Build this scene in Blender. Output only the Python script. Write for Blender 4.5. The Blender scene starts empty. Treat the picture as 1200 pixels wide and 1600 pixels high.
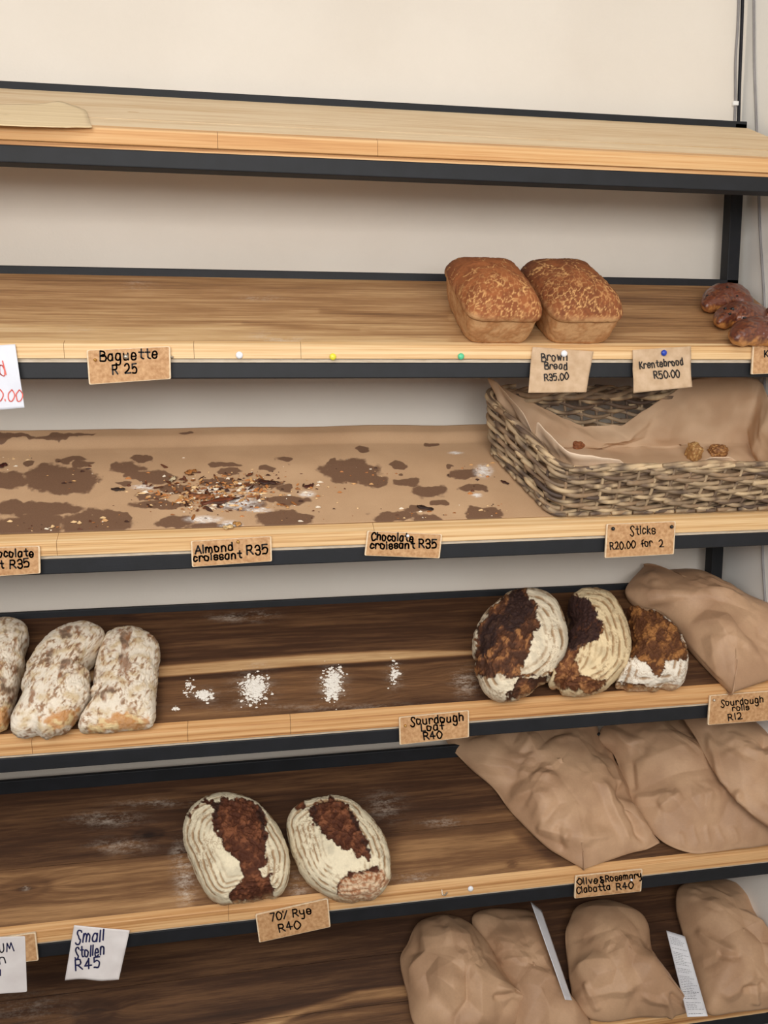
import bpy, bmesh, math, random
import numpy as np
from mathutils import Matrix, Vector

# ------------------------------------------------------------------ camera, light, exposure
SC = bpy.context.scene
COL = SC.collection
F_PX = 1202.0
CAM = np.array([0.0, -1.2, 1.45])
PITCH, YAW, ROLL = 0.1409, 0.1597, 0.0076

def _cam_rows():
    cy, sy = math.cos(YAW), math.sin(YAW)
    fw = np.array([sy * math.cos(PITCH), cy * math.cos(PITCH), -math.sin(PITCH)])
    rt = np.array([cy, -sy, 0.0])
    dn = np.cross(fw, rt)
    c, s = math.cos(ROLL), math.sin(ROLL)
    return np.array([c * rt + s * dn, -s * rt + c * dn, fw])
ROT = _cam_rows()

cam_data = bpy.data.cameras.new('camera')
cam_data.sensor_fit = 'VERTICAL'
cam_data.sensor_height = 36.0
cam_data.lens = F_PX / 1600.0 * 36.0
cam_data.clip_start = 0.02
cam = bpy.data.objects.new('camera', cam_data)
COL.objects.link(cam)
M = Matrix.Identity(4)
for r in range(3):
    M[r][0] = ROT[0][r]; M[r][1] = -ROT[1][r]; M[r][2] = -ROT[2][r]; M[r][3] = CAM[r]
cam.matrix_world = M
SC.camera = cam

SC.view_settings.view_transform = 'Standard'
SC.view_settings.look = 'None'
SC.view_settings.gamma = 1.0
SC.view_settings.use_curve_mapping = False
SC.view_settings.exposure = -0.06

world = bpy.data.worlds.new('world')
SC.world = world
world.use_nodes = True
wb = world.node_tree.nodes['Background']
wb.inputs['Color'].default_value = (1.0, 0.96, 0.93, 1)
wb.inputs['Strength'].default_value = 0.20

def area_light(name, loc, target, sx, sy, energy, color):
    d = bpy.data.lights.new(name, 'AREA')
    d.shape = 'RECTANGLE'; d.size = sx; d.size_y = sy
    d.energy = energy; d.color = color
    o = bpy.data.objects.new(name, d)
    COL.objects.link(o)
    o.location = loc
    o.rotation_euler = (Vector(target) - Vector(loc)).to_track_quat('-Z', 'Y').to_euler()
    return o
area_light('added_front_light', (-0.15, -1.60, 1.70), (0.25, 0.0, 1.45), 2.3, 0.45, 27, (1.0, 0.975, 0.94))  # unseen near lamp added behind the camera to light the wall under the top shelf
area_light('ceiling_panel_light', (-0.5, -2.2, 3.05), (0.2, 0.0, 0.8), 1.8, 1.2, 28, (1.0, 0.94, 0.86))
area_light('side_window_light', (0.62, -3.2, 1.7), (0.5, 0.0, 1.0), 0.8, 1.6, 6, (0.80, 0.90, 1.0))

# ------------------------------------------------------------------ geometry of the rack
ZB = {1: 1.7864, 2: 1.4884, 3: 1.198, 4: .8884, 5: .5702, 6: .2545}    # bottom of each front rail
RISE = {1: .188, 2: .1951, 3: .1965, 4: .1979, 5: .2003, 6: .2003}     # top of rear rail above that
DEPTH = .2198
DROP = {1: .012, 2: .0135, 3: .012, 4: .0135, 5: .026, 6: .026}                # rear rail standing up behind the board
XL, XR = -.80, .934
FRONT = -.004                                                          # front face of the pine lips
WALL_Y = DEPTH + .025 + .03

def frame(k):
    o = np.array([0, FRONT, ZB[k] + .05])
    e = np.array([0, DEPTH, ZB[k] + RISE[k] - DROP[k]]) - o
    L = np.linalg.norm(e); e = e / L
    return o, e, np.array([0, -e[2], e[1]]), L

def ray(p):
    p = np.atleast_2d(np.array(p, float))
    return np.stack([(p[:, 0] - 600) / F_PX, (p[:, 1] - 800) / F_PX, np.ones(len(p))], 1) @ ROT

def on_shelf(p, k, w=0.0):
    """shelf coordinates (u along, v up the slope) of a sight line at height w over shelf k"""
    o, ev, ew, L = frame(k); d = ray(p)
    t = ((o + w * ew - CAM) @ ew) / (d @ ew)
    P = CAM + d * t[:, None] - o
    return np.stack([P[:, 0], P @ ev], 1)

def on_plane(p, axis, val):
    d = ray(p); t = (val - CAM[axis]) / d[:, axis]
    return CAM + d * t[:, None]

def S(k, uv, w):
    o, ev, ew, L = frame(k); uv = np.atleast_2d(uv)
    return o + uv[:, :1] * np.array([1.0, 0, 0]) + uv[:, 1:2] * ev + np.reshape(np.asarray(w, float), (-1, 1)) * ew

def proj(P):
    v = (np.atleast_2d(P) - CAM) @ ROT.T
    return np.stack([600 + F_PX * v[:, 0] / v[:, 2], 800 + F_PX * v[:, 1] / v[:, 2]], 1)

# ------------------------------------------------------------------ numeric noise
_rng = np.random.RandomState(7)
_perm = _rng.permutation(256); _perm = np.r_[_perm, _perm, _perm]
_grad = _rng.normal(size=(256, 3)); _grad /= np.linalg.norm(_grad, axis=1)[:, None]
_val = _rng.rand(256)

def perlin(p):
    p = np.asarray(p, float); i = np.floor(p).astype(int); f = p - i
    i &= 255; u = f * f * f * (f * (f * 6 - 15) + 10); out = 0
    for dx in (0, 1):
        for dy in (0, 1):
            for dz in (0, 1):
                h = _perm[_perm[_perm[i[:, 0] + dx] + i[:, 1] + dy] + i[:, 2] + dz]
                g = _grad[h]; d = f - np.array([dx, dy, dz])
                wx = u[:, 0] if dx else 1 - u[:, 0]; wy = u[:, 1] if dy else 1 - u[:, 1]; wz = u[:, 2] if dz else 1 - u[:, 2]
                out = out + (g * d).sum(1) * wx * wy * wz
    return out * 1.6

def fbm(p, octv=4, gain=.5):
    p = np.asarray(p, float); a = 1; o = 0
    for k in range(octv):
        o = o + a * perlin(p + 17.3 * k); p = p * 2.03; a *= gain
    return o

def worley(p, jitter=.9):
    """F1 and F2 distances to scattered points"""
    p = np.asarray(p, float); i = np.floor(p).astype(int)
    f1 = np.full(len(p), 9.0); f2 = np.full(len(p), 9.0)
    for dx in (-1, 0, 1):
        for dy in (-1, 0, 1):
            for dz in (-1, 0, 1):
                c = i + np.array([dx, dy, dz]); cc = c & 255
                h = _perm[_perm[_perm[cc[:, 0]] + cc[:, 1]] + cc[:, 2]]
                q = c + .5 + jitter * (np.stack([_val[h], _val[(h + 85) & 255], _val[(h + 170) & 255]], 1) - .5)
                d = np.linalg.norm(q - p, axis=1)
                f2 = np.where(d < f1, f1, np.minimum(f2, d)); f1 = np.minimum(f1, d)
    return f1, f2

def facet(p, seed=0):
    """piecewise flat noise: the folded look of crumpled paper"""
    p = np.asarray(p, float) + seed * 7.7
    s = (p[:, 0] + p[:, 1]) * .366; q = p + s[:, None]
    i = np.floor(q).astype(int); f = q - i
    def h(a, b): return _val[_perm[_perm[(i[:, 0] + a) & 255] + ((i[:, 1] + b) & 255)]] * 2 - 1
    h00, h10, h01, h11 = h(0, 0), h(1, 0), h(0, 1), h(1, 1)
    lo = h00 + (h10 - h00) * f[:, 0] + (h11 - h10) * f[:, 1]
    hi = h00 + (h01 - h00) * f[:, 1] + (h11 - h01) * f[:, 0]
    return np.where(f[:, 0] > f[:, 1], lo, hi)

def sd_poly(P, poly):
    """signed distance to a polygon, positive inside"""
    P = np.asarray(P, float); V = np.asarray(poly, float)
    d = np.full(len(P), 1e18); ins = np.zeros(len(P), bool)
    for a, b in zip(V, np.roll(V, -1, 0)):
        e = b - a; w = P - a
        t = np.clip((w @ e) / (e @ e), 0, 1)
        d = np.minimum(d, ((w - t[:, None] * e) ** 2).sum(1))
        c = ((a[1] <= P[:, 1]) & (b[1] > P[:, 1])) | ((b[1] <= P[:, 1]) & (a[1] > P[:, 1]))
        with np.errstate(divide='ignore', invalid='ignore'):
            x = a[0] + (P[:, 1] - a[1]) / (b[1] - a[1]) * e[0]
        ins ^= c & (P[:, 0] < x)
    return np.where(ins, 1, -1) * np.sqrt(d)

def sstep(a, b, x):
    t = np.clip((x - a) / (b - a), 0, 1); return t * t * (3 - 2 * t)

def smooth_closed(pts, n):
    """closed Catmull-Rom curve resampled to n points of even length"""
    P = np.asarray(pts, float); m = len(P); t = np.linspace(0, 1, 12, endpoint=False); out = []
    for i in range(m):
        a, b, c, d = P[i - 1], P[i], P[(i + 1) % m], P[(i + 2) % m]
        for s in t:
            out.append(.5 * (2 * b + (c - a) * s + (2 * a - 5 * b + 4 * c - d) * s * s + (3 * b - a - 3 * c + d) * s ** 3))
    return resample(np.array(out), n)

def resample(Q, n):
    Q2 = np.vstack([Q, Q[:1]]); l = np.r_[0, np.cumsum(np.linalg.norm(np.diff(Q2, axis=0), axis=1))]
    s = np.linspace(0, l[-1], n, endpoint=False)
    return np.stack([np.interp(s, l, Q2[:, j]) for j in range(Q2.shape[1])], 1)

def lin(c):
    c = np.asarray(c, float) / 255.0
    return np.where(c <= .04045, c / 12.92, ((c + .055) / 1.055) ** 2.4)

def rgba(c): return tuple(lin(c)) + (1.0,)

def mixc(a, b, t):
    t = np.asarray(t, float)[:, None]; return a * (1 - t) + b * t

# ------------------------------------------------------------------ object helpers
def empty(name, loc, label, cat, group=None):
    o = bpy.data.objects.new(name, None); COL.objects.link(o)
    o.empty_display_size = .03
    o.location = loc; o['label'] = label; o['category'] = cat
    if group: o['group'] = group
    return o

def tag(o, label, cat, group=None, kind=None):
    o['label'] = label; o['category'] = cat
    if group: o['group'] = group
    if kind: o['kind'] = kind
    return o

def mesh(name, V, Fc, mats, parent=None, smooth=True, col=None, attrs=None, midx=None, loc=None):
    """one mesh object; V in world space, its origin at the base of the object"""
    V = np.asarray(V, float)
    if loc is None:
        loc = np.array([V[:, 0].mean(), V[:, 1].mean(), V[:, 2].min()]) if parent is None else np.zeros(3)
    loc = np.asarray(loc, float)
    base = loc if parent is None else np.array(parent_world(parent))
    me = bpy.data.meshes.new(name)
    me.from_pydata((V - base).tolist(), [], Fc.tolist() if isinstance(Fc, np.ndarray) else Fc)
    if not isinstance(mats, (list, tuple)): mats = [mats]
    for m in mats: me.materials.append(m)
    if midx is not None: me.polygons.foreach_set('material_index', np.asarray(midx, np.int32))
    me.polygons.foreach_set('use_smooth', np.full(len(me.polygons), bool(smooth)))
    if col is not None:
        a = me.color_attributes.new('col', 'FLOAT_COLOR', 'POINT')
        a.data.foreach_set('color', np.c_[np.asarray(col), np.ones(len(V))].astype(np.float32).ravel())
    for k, x in (attrs or {}).items():
        a = me.attributes.new(k, 'FLOAT', 'POINT'); a.data.foreach_set('value', np.asarray(x, np.float32))
    me.update()
    o = bpy.data.objects.new(name, me); COL.objects.link(o)
    if parent is None: o.location = loc
    else: o.parent = parent
    return o

def parent_world(p):
    v = np.array(p.location, float)
    while p.parent:
        p = p.parent; v = v + np.array(p.location, float)
    return v

class Geo:
    """collects shapes for one mesh"""
    def __init__(s): s.v = []; s.f = []; s.m = []; s.c = []; s.n = 0
    def add(s, V, Fc, m=0, c=None):
        V = np.asarray(V, float)
        s.v.append(V); s.f += [tuple(int(i) + s.n for i in f) for f in Fc]; s.m += [m] * len(Fc); s.n += len(V)
        s.c.append(np.broadcast_to(np.asarray(c if c is not None else (1, 1, 1), float), (len(V), 3)))
    def box(s, lo, hi, m=0, c=None, bev=0.0):
        bm = bmesh.new(); bmesh.ops.create_cube(bm, size=1)
        lo = np.array(lo, float); hi = np.array(hi, float)
        for v in bm.verts: v.co = Vector(((lo + hi) / 2 + np.array(v.co) * (hi - lo)).tolist())
        if bev: bmesh.ops.bevel(bm, geom=bm.edges[:], offset=bev, segments=2, affect='EDGES', profile=.5)
        bm.verts.index_update()
        s.add([v.co[:] for v in bm.verts], [[v.index for v in f.verts] for f in bm.faces], m, c); bm.free()
    def tube(s, P, r, n=8, m=0, c=None, closed=False, caps=True):
        P = np.asarray(P, float); N = len(P)
        T = np.roll(P, -1, 0) - np.roll(P, 1, 0) if closed else np.gradient(P, axis=0)
        T /= np.linalg.norm(T, axis=1)[:, None] + 1e-12
        up = np.array([0, 0, 1.0]) if abs(T[0][2]) < .9 else np.array([0, 1.0, 0])
        A = []; a = np.cross(T[0], up); a /= np.linalg.norm(a)
        for t in T:
            a = a - t * (a @ t); a /= np.linalg.norm(a) + 1e-12; A.append(a.copy())
        A = np.array(A); B = np.cross(T, A)
        th = np.linspace(0, 2 * math.pi, n, endpoint=False)
        R = np.broadcast_to(np.asarray(r, float), (N,))
        V = P[:, None] + R[:, None, None] * (A[:, None] * np.cos(th)[None, :, None] + B[:, None] * np.sin(th)[None, :, None])
        Fc = []
        for i in range(N if closed else N - 1):
            j = (i + 1) % N
            for k in range(n):
                l = (k + 1) % n; Fc.append((i * n + k, i * n + l, j * n + l, j * n + k))
        if caps and not closed:
            Fc.append(tuple(range(n))[::-1]); Fc.append(tuple((N - 1) * n + k for k in range(n)))
        if c is not None and np.ndim(c) == 2: c = np.repeat(np.asarray(c), n, 0)
        s.add(V.reshape(-1, 3), Fc, m, c)
    def build(s, name, mats, parent=None, smooth=True, col=False, **kw):
        return mesh(name, np.vstack(s.v), s.f, mats, parent, smooth, np.vstack(s.c) if col else None, midx=s.m, **kw)

def grid_faces(nr, nc, wrap=False):
    i, j = np.meshgrid(np.arange(nr - 1), np.arange(nc if wrap else nc - 1), indexing='ij')
    j2 = (j + 1) % nc
    return np.stack([i * nc + j, i * nc + j2, (i + 1) * nc + j2, (i + 1) * nc + j], -1).reshape(-1, 4)

# ------------------------------------------------------------------ materials
def new_mat(name):
    m = bpy.data.materials.new(name); m.use_nodes = True
    nt = m.node_tree; b = nt.nodes['Principled BSDF']
    return m, nt, b

def nd(nt, t, **kw):
    n = nt.nodes.new(t)
    for k, v in kw.items():
        if k.startswith('_'): setattr(n, k[1:], v)
        else: n.inputs[k].default_value = v
    return n

def noise(nt, vec, scale, detail=4, rough=.5):
    n = nd(nt, 'ShaderNodeTexNoise', Scale=scale, Detail=detail, Roughness=rough)
    nt.links.new(vec, n.inputs['Vector']); return n.outputs['Fac']

def ramp(nt, fac, stops):
    r = nt.nodes.new('ShaderNodeValToRGB'); e = r.color_ramp.elements
    e[0].position, e[0].color = stops[0][0], stops[0][1]
    e[1].position, e[1].color = stops[-1][0], stops[-1][1]
    for p, c in stops[1:-1]:
        x = e.new(p); x.color = c
    nt.links.new(fac, r.inputs['Fac']); return r.outputs['Color']

def bump(nt, b, h, strength, dist=.001):
    n = nd(nt, 'ShaderNodeBump', Strength=strength, Distance=dist)
    nt.links.new(h, n.inputs['Height']); nt.links.new(n.outputs['Normal'], b.inputs['Normal'])

def math_n(nt, op, a, bv=None, c=None):
    n = nt.nodes.new('ShaderNodeMath'); n.operation = op
    for i, x in enumerate((a, bv, c)):
        if x is None: continue
        if isinstance(x, (int, float)): n.inputs[i].default_value = x
        else: nt.links.new(x, n.inputs[i])
    return n.outputs[0]

def mixcol(nt, fac, a, b, mode='MIX'):
    n = nt.nodes.new('ShaderNodeMix'); n.data_type = 'RGBA'; n.blend_type = mode
    for s, x in ((n.inputs['Factor'], fac), (n.inputs['A'], a), (n.inputs['B'], b)):
        if isinstance(x, (int, float, tuple)): s.default_value = x
        else: nt.links.new(x, s)
    return n.outputs['Result']

def geo_pos(nt):
    return nt.nodes.new('ShaderNodeNewGeometry').outputs['Position']

def scaled(nt, vec, s):
    n = nd(nt, 'ShaderNodeMapping'); n.inputs['Scale'].default_value = s
    nt.links.new(vec, n.inputs['Vector']); return n.outputs['Vector']

def mat_speckle(name, c1, c2, scale, rough=.6, bumpk=0.0, bscale=None, detail=5, spec=.3, stretch=None, metal=0.0, lo=.3, hi=.7):
    m, nt, b = new_mat(name); p = geo_pos(nt)
    if stretch: p = scaled(nt, p, stretch)
    f = noise(nt, p, scale, detail)
    nt.links.new(ramp(nt, f, [(lo, rgba(c1)), (hi, rgba(c2))]), b.inputs['Base Color'])
    b.inputs['Roughness'].default_value = rough; b.inputs['Metallic'].default_value = metal
    b.inputs['Specular IOR Level'].default_value = spec
    if bumpk: bump(nt, b, noise(nt, p, bscale or scale, 3), bumpk)
    return m

def mat_col(name, rough=.7, bumpk=.3, bscale=600, spec=.25, coat=0.0, speck=.12, sss=0.0):
    """surface whose own colour pattern sits on its vertices"""
    m, nt, b = new_mat(name)
    a = nt.nodes.new('ShaderNodeAttribute'); a.attribute_name = 'col'
    p = geo_pos(nt); f = noise(nt, p, bscale, 3, .6)
    k = math_n(nt, 'MULTIPLY_ADD', f, speck * 2, 1 - speck)
    comb = nt.nodes.new('ShaderNodeCombineXYZ')
    for i in range(3): nt.links.new(k, comb.inputs[i])
    nt.links.new(mixcol(nt, 1.0, a.outputs['Color'], comb.outputs[0], 'MULTIPLY'), b.inputs['Base Color'])
    b.inputs['Roughness'].default_value = rough
    b.inputs['Specular IOR Level'].default_value = spec
    b.inputs['Coat Weight'].default_value = coat; b.inputs['Coat Roughness'].default_value = .25
    if bumpk: bump(nt, b, f, bumpk)
    return m

def mat_wood(name, rough=.55):
    """sawn boards: 'grain' is the position across the fibres, 'tone' the darkness of the plank, 'dust' flour left on it"""
    m, nt, b = new_mat(name)
    g = nt.nodes.new('ShaderNodeAttribute'); g.attribute_name = 'grain'
    t = nt.nodes.new('ShaderNodeAttribute'); t.attribute_name = 'tone'
    du = nt.nodes.new('ShaderNodeAttribute'); du.attribute_name = 'dust'
    p = geo_pos(nt); sep = nt.nodes.new('ShaderNodeSeparateXYZ'); nt.links.new(p, sep.inputs[0])
    v = nt.nodes.new('ShaderNodeCombineXYZ')
    nt.links.new(sep.outputs['X'], v.inputs[0]); nt.links.new(g.outputs['Fac'], v.inputs[1])
    nt.links.new(math_n(nt, 'MULTIPLY', sep.outputs['Z'], .02), v.inputs[2])
    broad = noise(nt, scaled(nt, v.outputs[0], (2.2, 36, 40)), 1, 5, .6)
    mid = noise(nt, scaled(nt, v.outputs[0], (7, 150, 60)), 1, 5, .65)
    fine = noise(nt, scaled(nt, v.outputs[0], (34, 700, 90)), 1, 3, .6)
    x = math_n(nt, 'MULTIPLY_ADD', math_n(nt, 'SUBTRACT', broad, .5), .50, t.outputs['Fac'])
    x = math_n(nt, 'MULTIPLY_ADD', math_n(nt, 'SUBTRACT', mid, .5), .46, x)
    x = math_n(nt, 'MULTIPLY_ADD', math_n(nt, 'SUBTRACT', fine, .5), .14, x)
    c = ramp(nt, x, [(0.0, rgba((36, 22, 16))), (.25, rgba((72, 47, 31))), (.45, rgba((116, 82, 54))),
                     (.62, rgba((164, 124, 84))), (.8, rgba((206, 170, 124))), (1.0, rgba((228, 204, 168)))])
    dn = noise(nt, scaled(nt, p, (.5, 1, 1)), 300, 5, .75); dl = noise(nt, scaled(nt, p, (.45, 1.4, 1.4)), 60, 4, .65)
    d = math_n(nt, 'MULTIPLY', du.outputs['Fac'], math_n(nt, 'MULTIPLY_ADD', math_n(nt, 'ADD', dn, dl), 3.6, -3.35))
    dclamp = nt.nodes.new('ShaderNodeClamp'); nt.links.new(d, dclamp.inputs[0])
    c = mixcol(nt, math_n(nt, 'MULTIPLY', dclamp.outputs[0], .8), c, rgba((214, 200, 184)))
    nt.links.new(c, b.inputs['Base Color'])
    b.inputs['Roughness'].default_value = rough; b.inputs['Specular IOR Level'].default_value = .3
    bump(nt, b, math_n(nt, 'ADD', fine, mid), .25, .0006)
    return m

def mat_strip(name, c0, c1, c2, seed=0.0):
    """pine lip: growth rings run along the shelf"""
    m, nt, b = new_mat(name); p = geo_pos(nt)
    q = scaled(nt, p, (1.3, 150, 190)); q2 = scaled(nt, p, (12, 600, 800))
    off = nd(nt, 'ShaderNodeVectorMath'); off.operation = 'ADD'; off.inputs[1].default_value = (seed, seed * 1.7, 0); nt.links.new(q, off.inputs[0])
    f = noise(nt, off.outputs[0], 1, 4, .6); g = noise(nt, q2, 1, 3)
    x = math_n(nt, 'MULTIPLY_ADD', math_n(nt, 'SUBTRACT', g, .5), .3, f)
    nt.links.new(ramp(nt, x, [(.28, rgba(c0)), (.44, rgba(c1)), (.64, rgba(c2))]), b.inputs['Base Color'])
    b.inputs['Roughness'].default_value = .5; b.inputs['Specular IOR Level'].default_value = .3
    bump(nt, b, x, .15, .0006)
    return m

def mat_greased(name):
    """kraft paper sheet with grease marks and icing sugar; the marks are flat stains of the sheet"""
    m, nt, b = new_mat(name); p = geo_pos(nt)
    st = nt.nodes.new('ShaderNodeAttribute'); st.attribute_name = 'stain'
    su = nt.nodes.new('ShaderNodeAttribute'); su.attribute_name = 'sugar'
    fib = noise(nt, p, 900, 4, .7); big = noise(nt, p, 9, 3)
    c = ramp(nt, math_n(nt, 'MULTIPLY_ADD', big, .5, math_n(nt, 'MULTIPLY', fib, .5)), [(.3, rgba((178, 142, 108))), (.7, rgba((203, 168, 132)))])
    e = math_n(nt, 'MULTIPLY_ADD', math_n(nt, 'SUBTRACT', noise(nt, p, 90, 4, .5), .5), .55, st.outputs['Fac'])
    cl = nd(nt, 'ShaderNodeMapRange'); cl.inputs['From Min'].default_value = -.06; cl.inputs['From Max'].default_value = .10; nt.links.new(e, cl.inputs['Value'])
    dark = ramp(nt, fib, [(.3, rgba((108, 80, 62))), (.7, rgba((130, 99, 77)))])
    c = mixcol(nt, cl.outputs[0], c, dark)
    sp = math_n(nt, 'MULTIPLY', su.outputs['Fac'], math_n(nt, 'MULTIPLY_ADD', noise(nt, scaled(nt, p, (.5, 1, 1)), 200, 6, .8), 5.4, -2.05))
    cc = nt.nodes.new('ShaderNodeClamp'); nt.links.new(sp, cc.inputs[0])
    c = mixcol(nt, cc.outputs[0], c, rgba((240, 234, 228)))
    nt.links.new(c, b.inputs['Base Color'])
    rr = nd(nt, 'ShaderNodeMapRange'); rr.inputs['To Min'].default_value = .75; rr.inputs['To Max'].default_value = .5; nt.links.new(cl.outputs[0], rr.inputs['Value'])
    nt.links.new(rr.outputs[0], b.inputs['Roughness']); b.inputs['Specular IOR Level'].default_value = .25
    return m

MAT = {
    'wall': mat_speckle('wall_paint', (221, 212, 200), (229, 221, 210), 3.0, .8, .35, 260, spec=.2),
    'wall_side': mat_speckle('side_wall_paint', (238, 236, 230), (244, 242, 238), 4.0, .8, .3, 260, spec=.2),
    'floor': mat_speckle('floor_concrete', (120, 112, 104), (142, 134, 124), 6, .7, .2, 80),
    'steel': mat_speckle('black_steel', (15, 17, 21), (22, 24, 30), 30, .6, .15, 300, spec=.4),
    'wood': mat_wood('shelf_wood'),
    'strip': mat_strip('pine_lip', (150, 100, 58), (198, 148, 96), (222, 180, 130)),
    'strip_orange': mat_strip('orange_pine_lip', (178, 122, 72), (204, 154, 100), (218, 178, 128), 3.1),
    'strip_pale': mat_strip('pale_pine_lip', (172, 126, 78), (212, 170, 118), (230, 198, 152), 5.3),
    'underlay': mat_speckle('plywood_edge', (190, 172, 148), (216, 202, 182), 60, .7, stretch=(1, 8, 8)),
    'crust': mat_col('bread_crust', .75, .5, 500, .2),
    'glossy_crust': mat_col('glazed_crust', .38, .15, 300, .45, .35, .08),
    'kraft': mat_col('kraft_paper_bag', .55, .10, 900, .35, 0, .10),
    'card': mat_speckle('hardboard_card', (172, 126, 84), (206, 164, 120), 190, .65, .1, 300),
    'card_edge': mat_speckle('card_edge', (214, 186, 150), (232, 210, 180), 200, .7),
    'note_kraft': mat_speckle('kraft_note', (186, 156, 124), (206, 178, 148), 70, .75, .1, 300),
    'white_card': mat_speckle('white_card', (214, 216, 226), (224, 226, 234), 20, .6),
    'white_note': mat_speckle('white_note_paper', (214, 206, 204), (228, 222, 220), 30, .7, .1, 60),
    'white_shiny': mat_speckle('printed_slip_paper', (206, 206, 212), (222, 222, 226), 40, .6),
    'ink': mat_speckle('black_marker_ink', (22, 18, 18), (34, 28, 26), 90, .5),
    'ink_blue': mat_speckle('blue_black_ink', (22, 24, 62), (34, 36, 84), 90, .5),
    'ink_red': mat_speckle('red_marker_ink', (226, 84, 74), (236, 120, 106), 300, .6),
    'ink_grey': mat_speckle('printed_grey_ink', (120, 120, 124), (150, 150, 154), 300, .6),
    'wicker': mat_col('willow_rods', .55, .3, 700, .35, 0, .16),
    'liner': mat_col('basket_liner_paper', .68, .15, 700, .25, 0, .07),
    'flake': mat_col('pastry_flakes', .55, .2, 600, .35, 0, .2),
    'flour': mat_speckle('white_flour', (224, 216, 204), (240, 234, 226), 300, .9),
    'greased': mat_greased('greased_kraft_sheet'),
    'tape': mat_strip('pale_veneer', (212, 184, 140), (224, 198, 154), (232, 208, 168), 9.0),
    'pin_white': mat_speckle('white_plastic', (232, 232, 236), (240, 240, 244), 10, .3, spec=.5),
    'pin_yellow': mat_speckle('yellow_plastic', (222, 214, 50), (232, 224, 70), 10, .3, spec=.5),
    'pin_green': mat_speckle('green_plastic', (84, 190, 140), (96, 204, 152), 10, .3, spec=.5),
    'pin_blue': mat_speckle('blue_plastic', (30, 62, 168), (40, 74, 186), 10, .3, spec=.5),
    'pin_black': mat_speckle('black_plastic', (20, 18, 18), (32, 28, 28), 10, .35, spec=.5),
    'pin_steel': mat_speckle('pin_metal', (170, 160, 146), (206, 196, 180), 40, .35, metal=.8),
    'pin_brass': mat_speckle('brass_pin_metal', (196, 150, 80), (222, 180, 110), 40, .35, metal=.8),
    'cable_grey': mat_speckle('grey_cable_sheath', (132, 128, 128), (150, 146, 146), 30, .5),
    'cable_black': mat_speckle('black_cable_sheath', (16, 16, 24), (26, 26, 34), 30, .45),
    'clip': mat_speckle('white_clip_plastic', (236, 234, 230), (244, 242, 238), 20, .4),
}

# ------------------------------------------------------------------ the room
def structure(name, lo, hi, m):
    g = Geo(); g.box(lo, hi); o = g.build(name, m, smooth=False); o['kind'] = 'structure'; o['label'] = name.replace('_', ' '); return o
CORNER_X = float(on_plane([(1163, 100)], 1, WALL_Y)[0][0])
structure('floor', (-2.6, -3.6, -.06), (CORNER_X + .1, WALL_Y + .1, 0), MAT['floor'])
structure('wall_back', (-2.6, WALL_Y, 0), (CORNER_X + .1, WALL_Y + .1, 3.1), MAT['wall'])
structure('wall_right', (CORNER_X, -1.5, 0), (CORNER_X + .1, WALL_Y, 3.1), MAT['wall_side'])

# ------------------------------------------------------------------ steel rack
rack = empty('bread_rack', (0, DEPTH, 0), 'black steel rack frame holding six sloping wooden shelves against the cream wall', 'rack')
def rail(name, lo, hi):
    g = Geo(); g.box(lo, hi, bev=.0015); return g.build(name, MAT['steel'], rack, smooth=False)
for x0 in (XL + .02, XR - .025):
    rail('post', (x0, DEPTH + .0005, 0), (x0 + .025, DEPTH + .0255, ZB[1] + RISE[1] - .004))
for k in range(1, 7):
    rail('front_rail', (XL, 0, ZB[k]), (XR + .012, .025, ZB[k] + .0235))
    rail('rear_rail', (XL, DEPTH + .0005, ZB[k] + RISE[k] - .034), (XR, DEPTH + .0105, ZB[k] + RISE[k] - (.002 if k > 3 else 0)))
    o, ev, ew, L = frame(k)
    for x0 in (XL + .02, XR - .025):
        g = Geo(); g.box((x0, 0, 0), (x0 + .022, 1, 1))
        V = g.v[0].copy(); a = S(k, np.c_[V[:, 0], .028 + V[:, 1] * (L - .04)], -.0445 + V[:, 2] * .022)
        g.v[0] = a; g.build('side_rail', MAT['steel'], rack, smooth=False)

# ------------------------------------------------------------------ shelf boards
def px_to_tone(k, uv, fields):
    P = proj(S(k, uv, 0)); t = np.zeros(len(uv))
    for poly, val, soft in fields: t = t + val * sstep(-soft, soft, sd_poly(P, poly))
    return t

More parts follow.
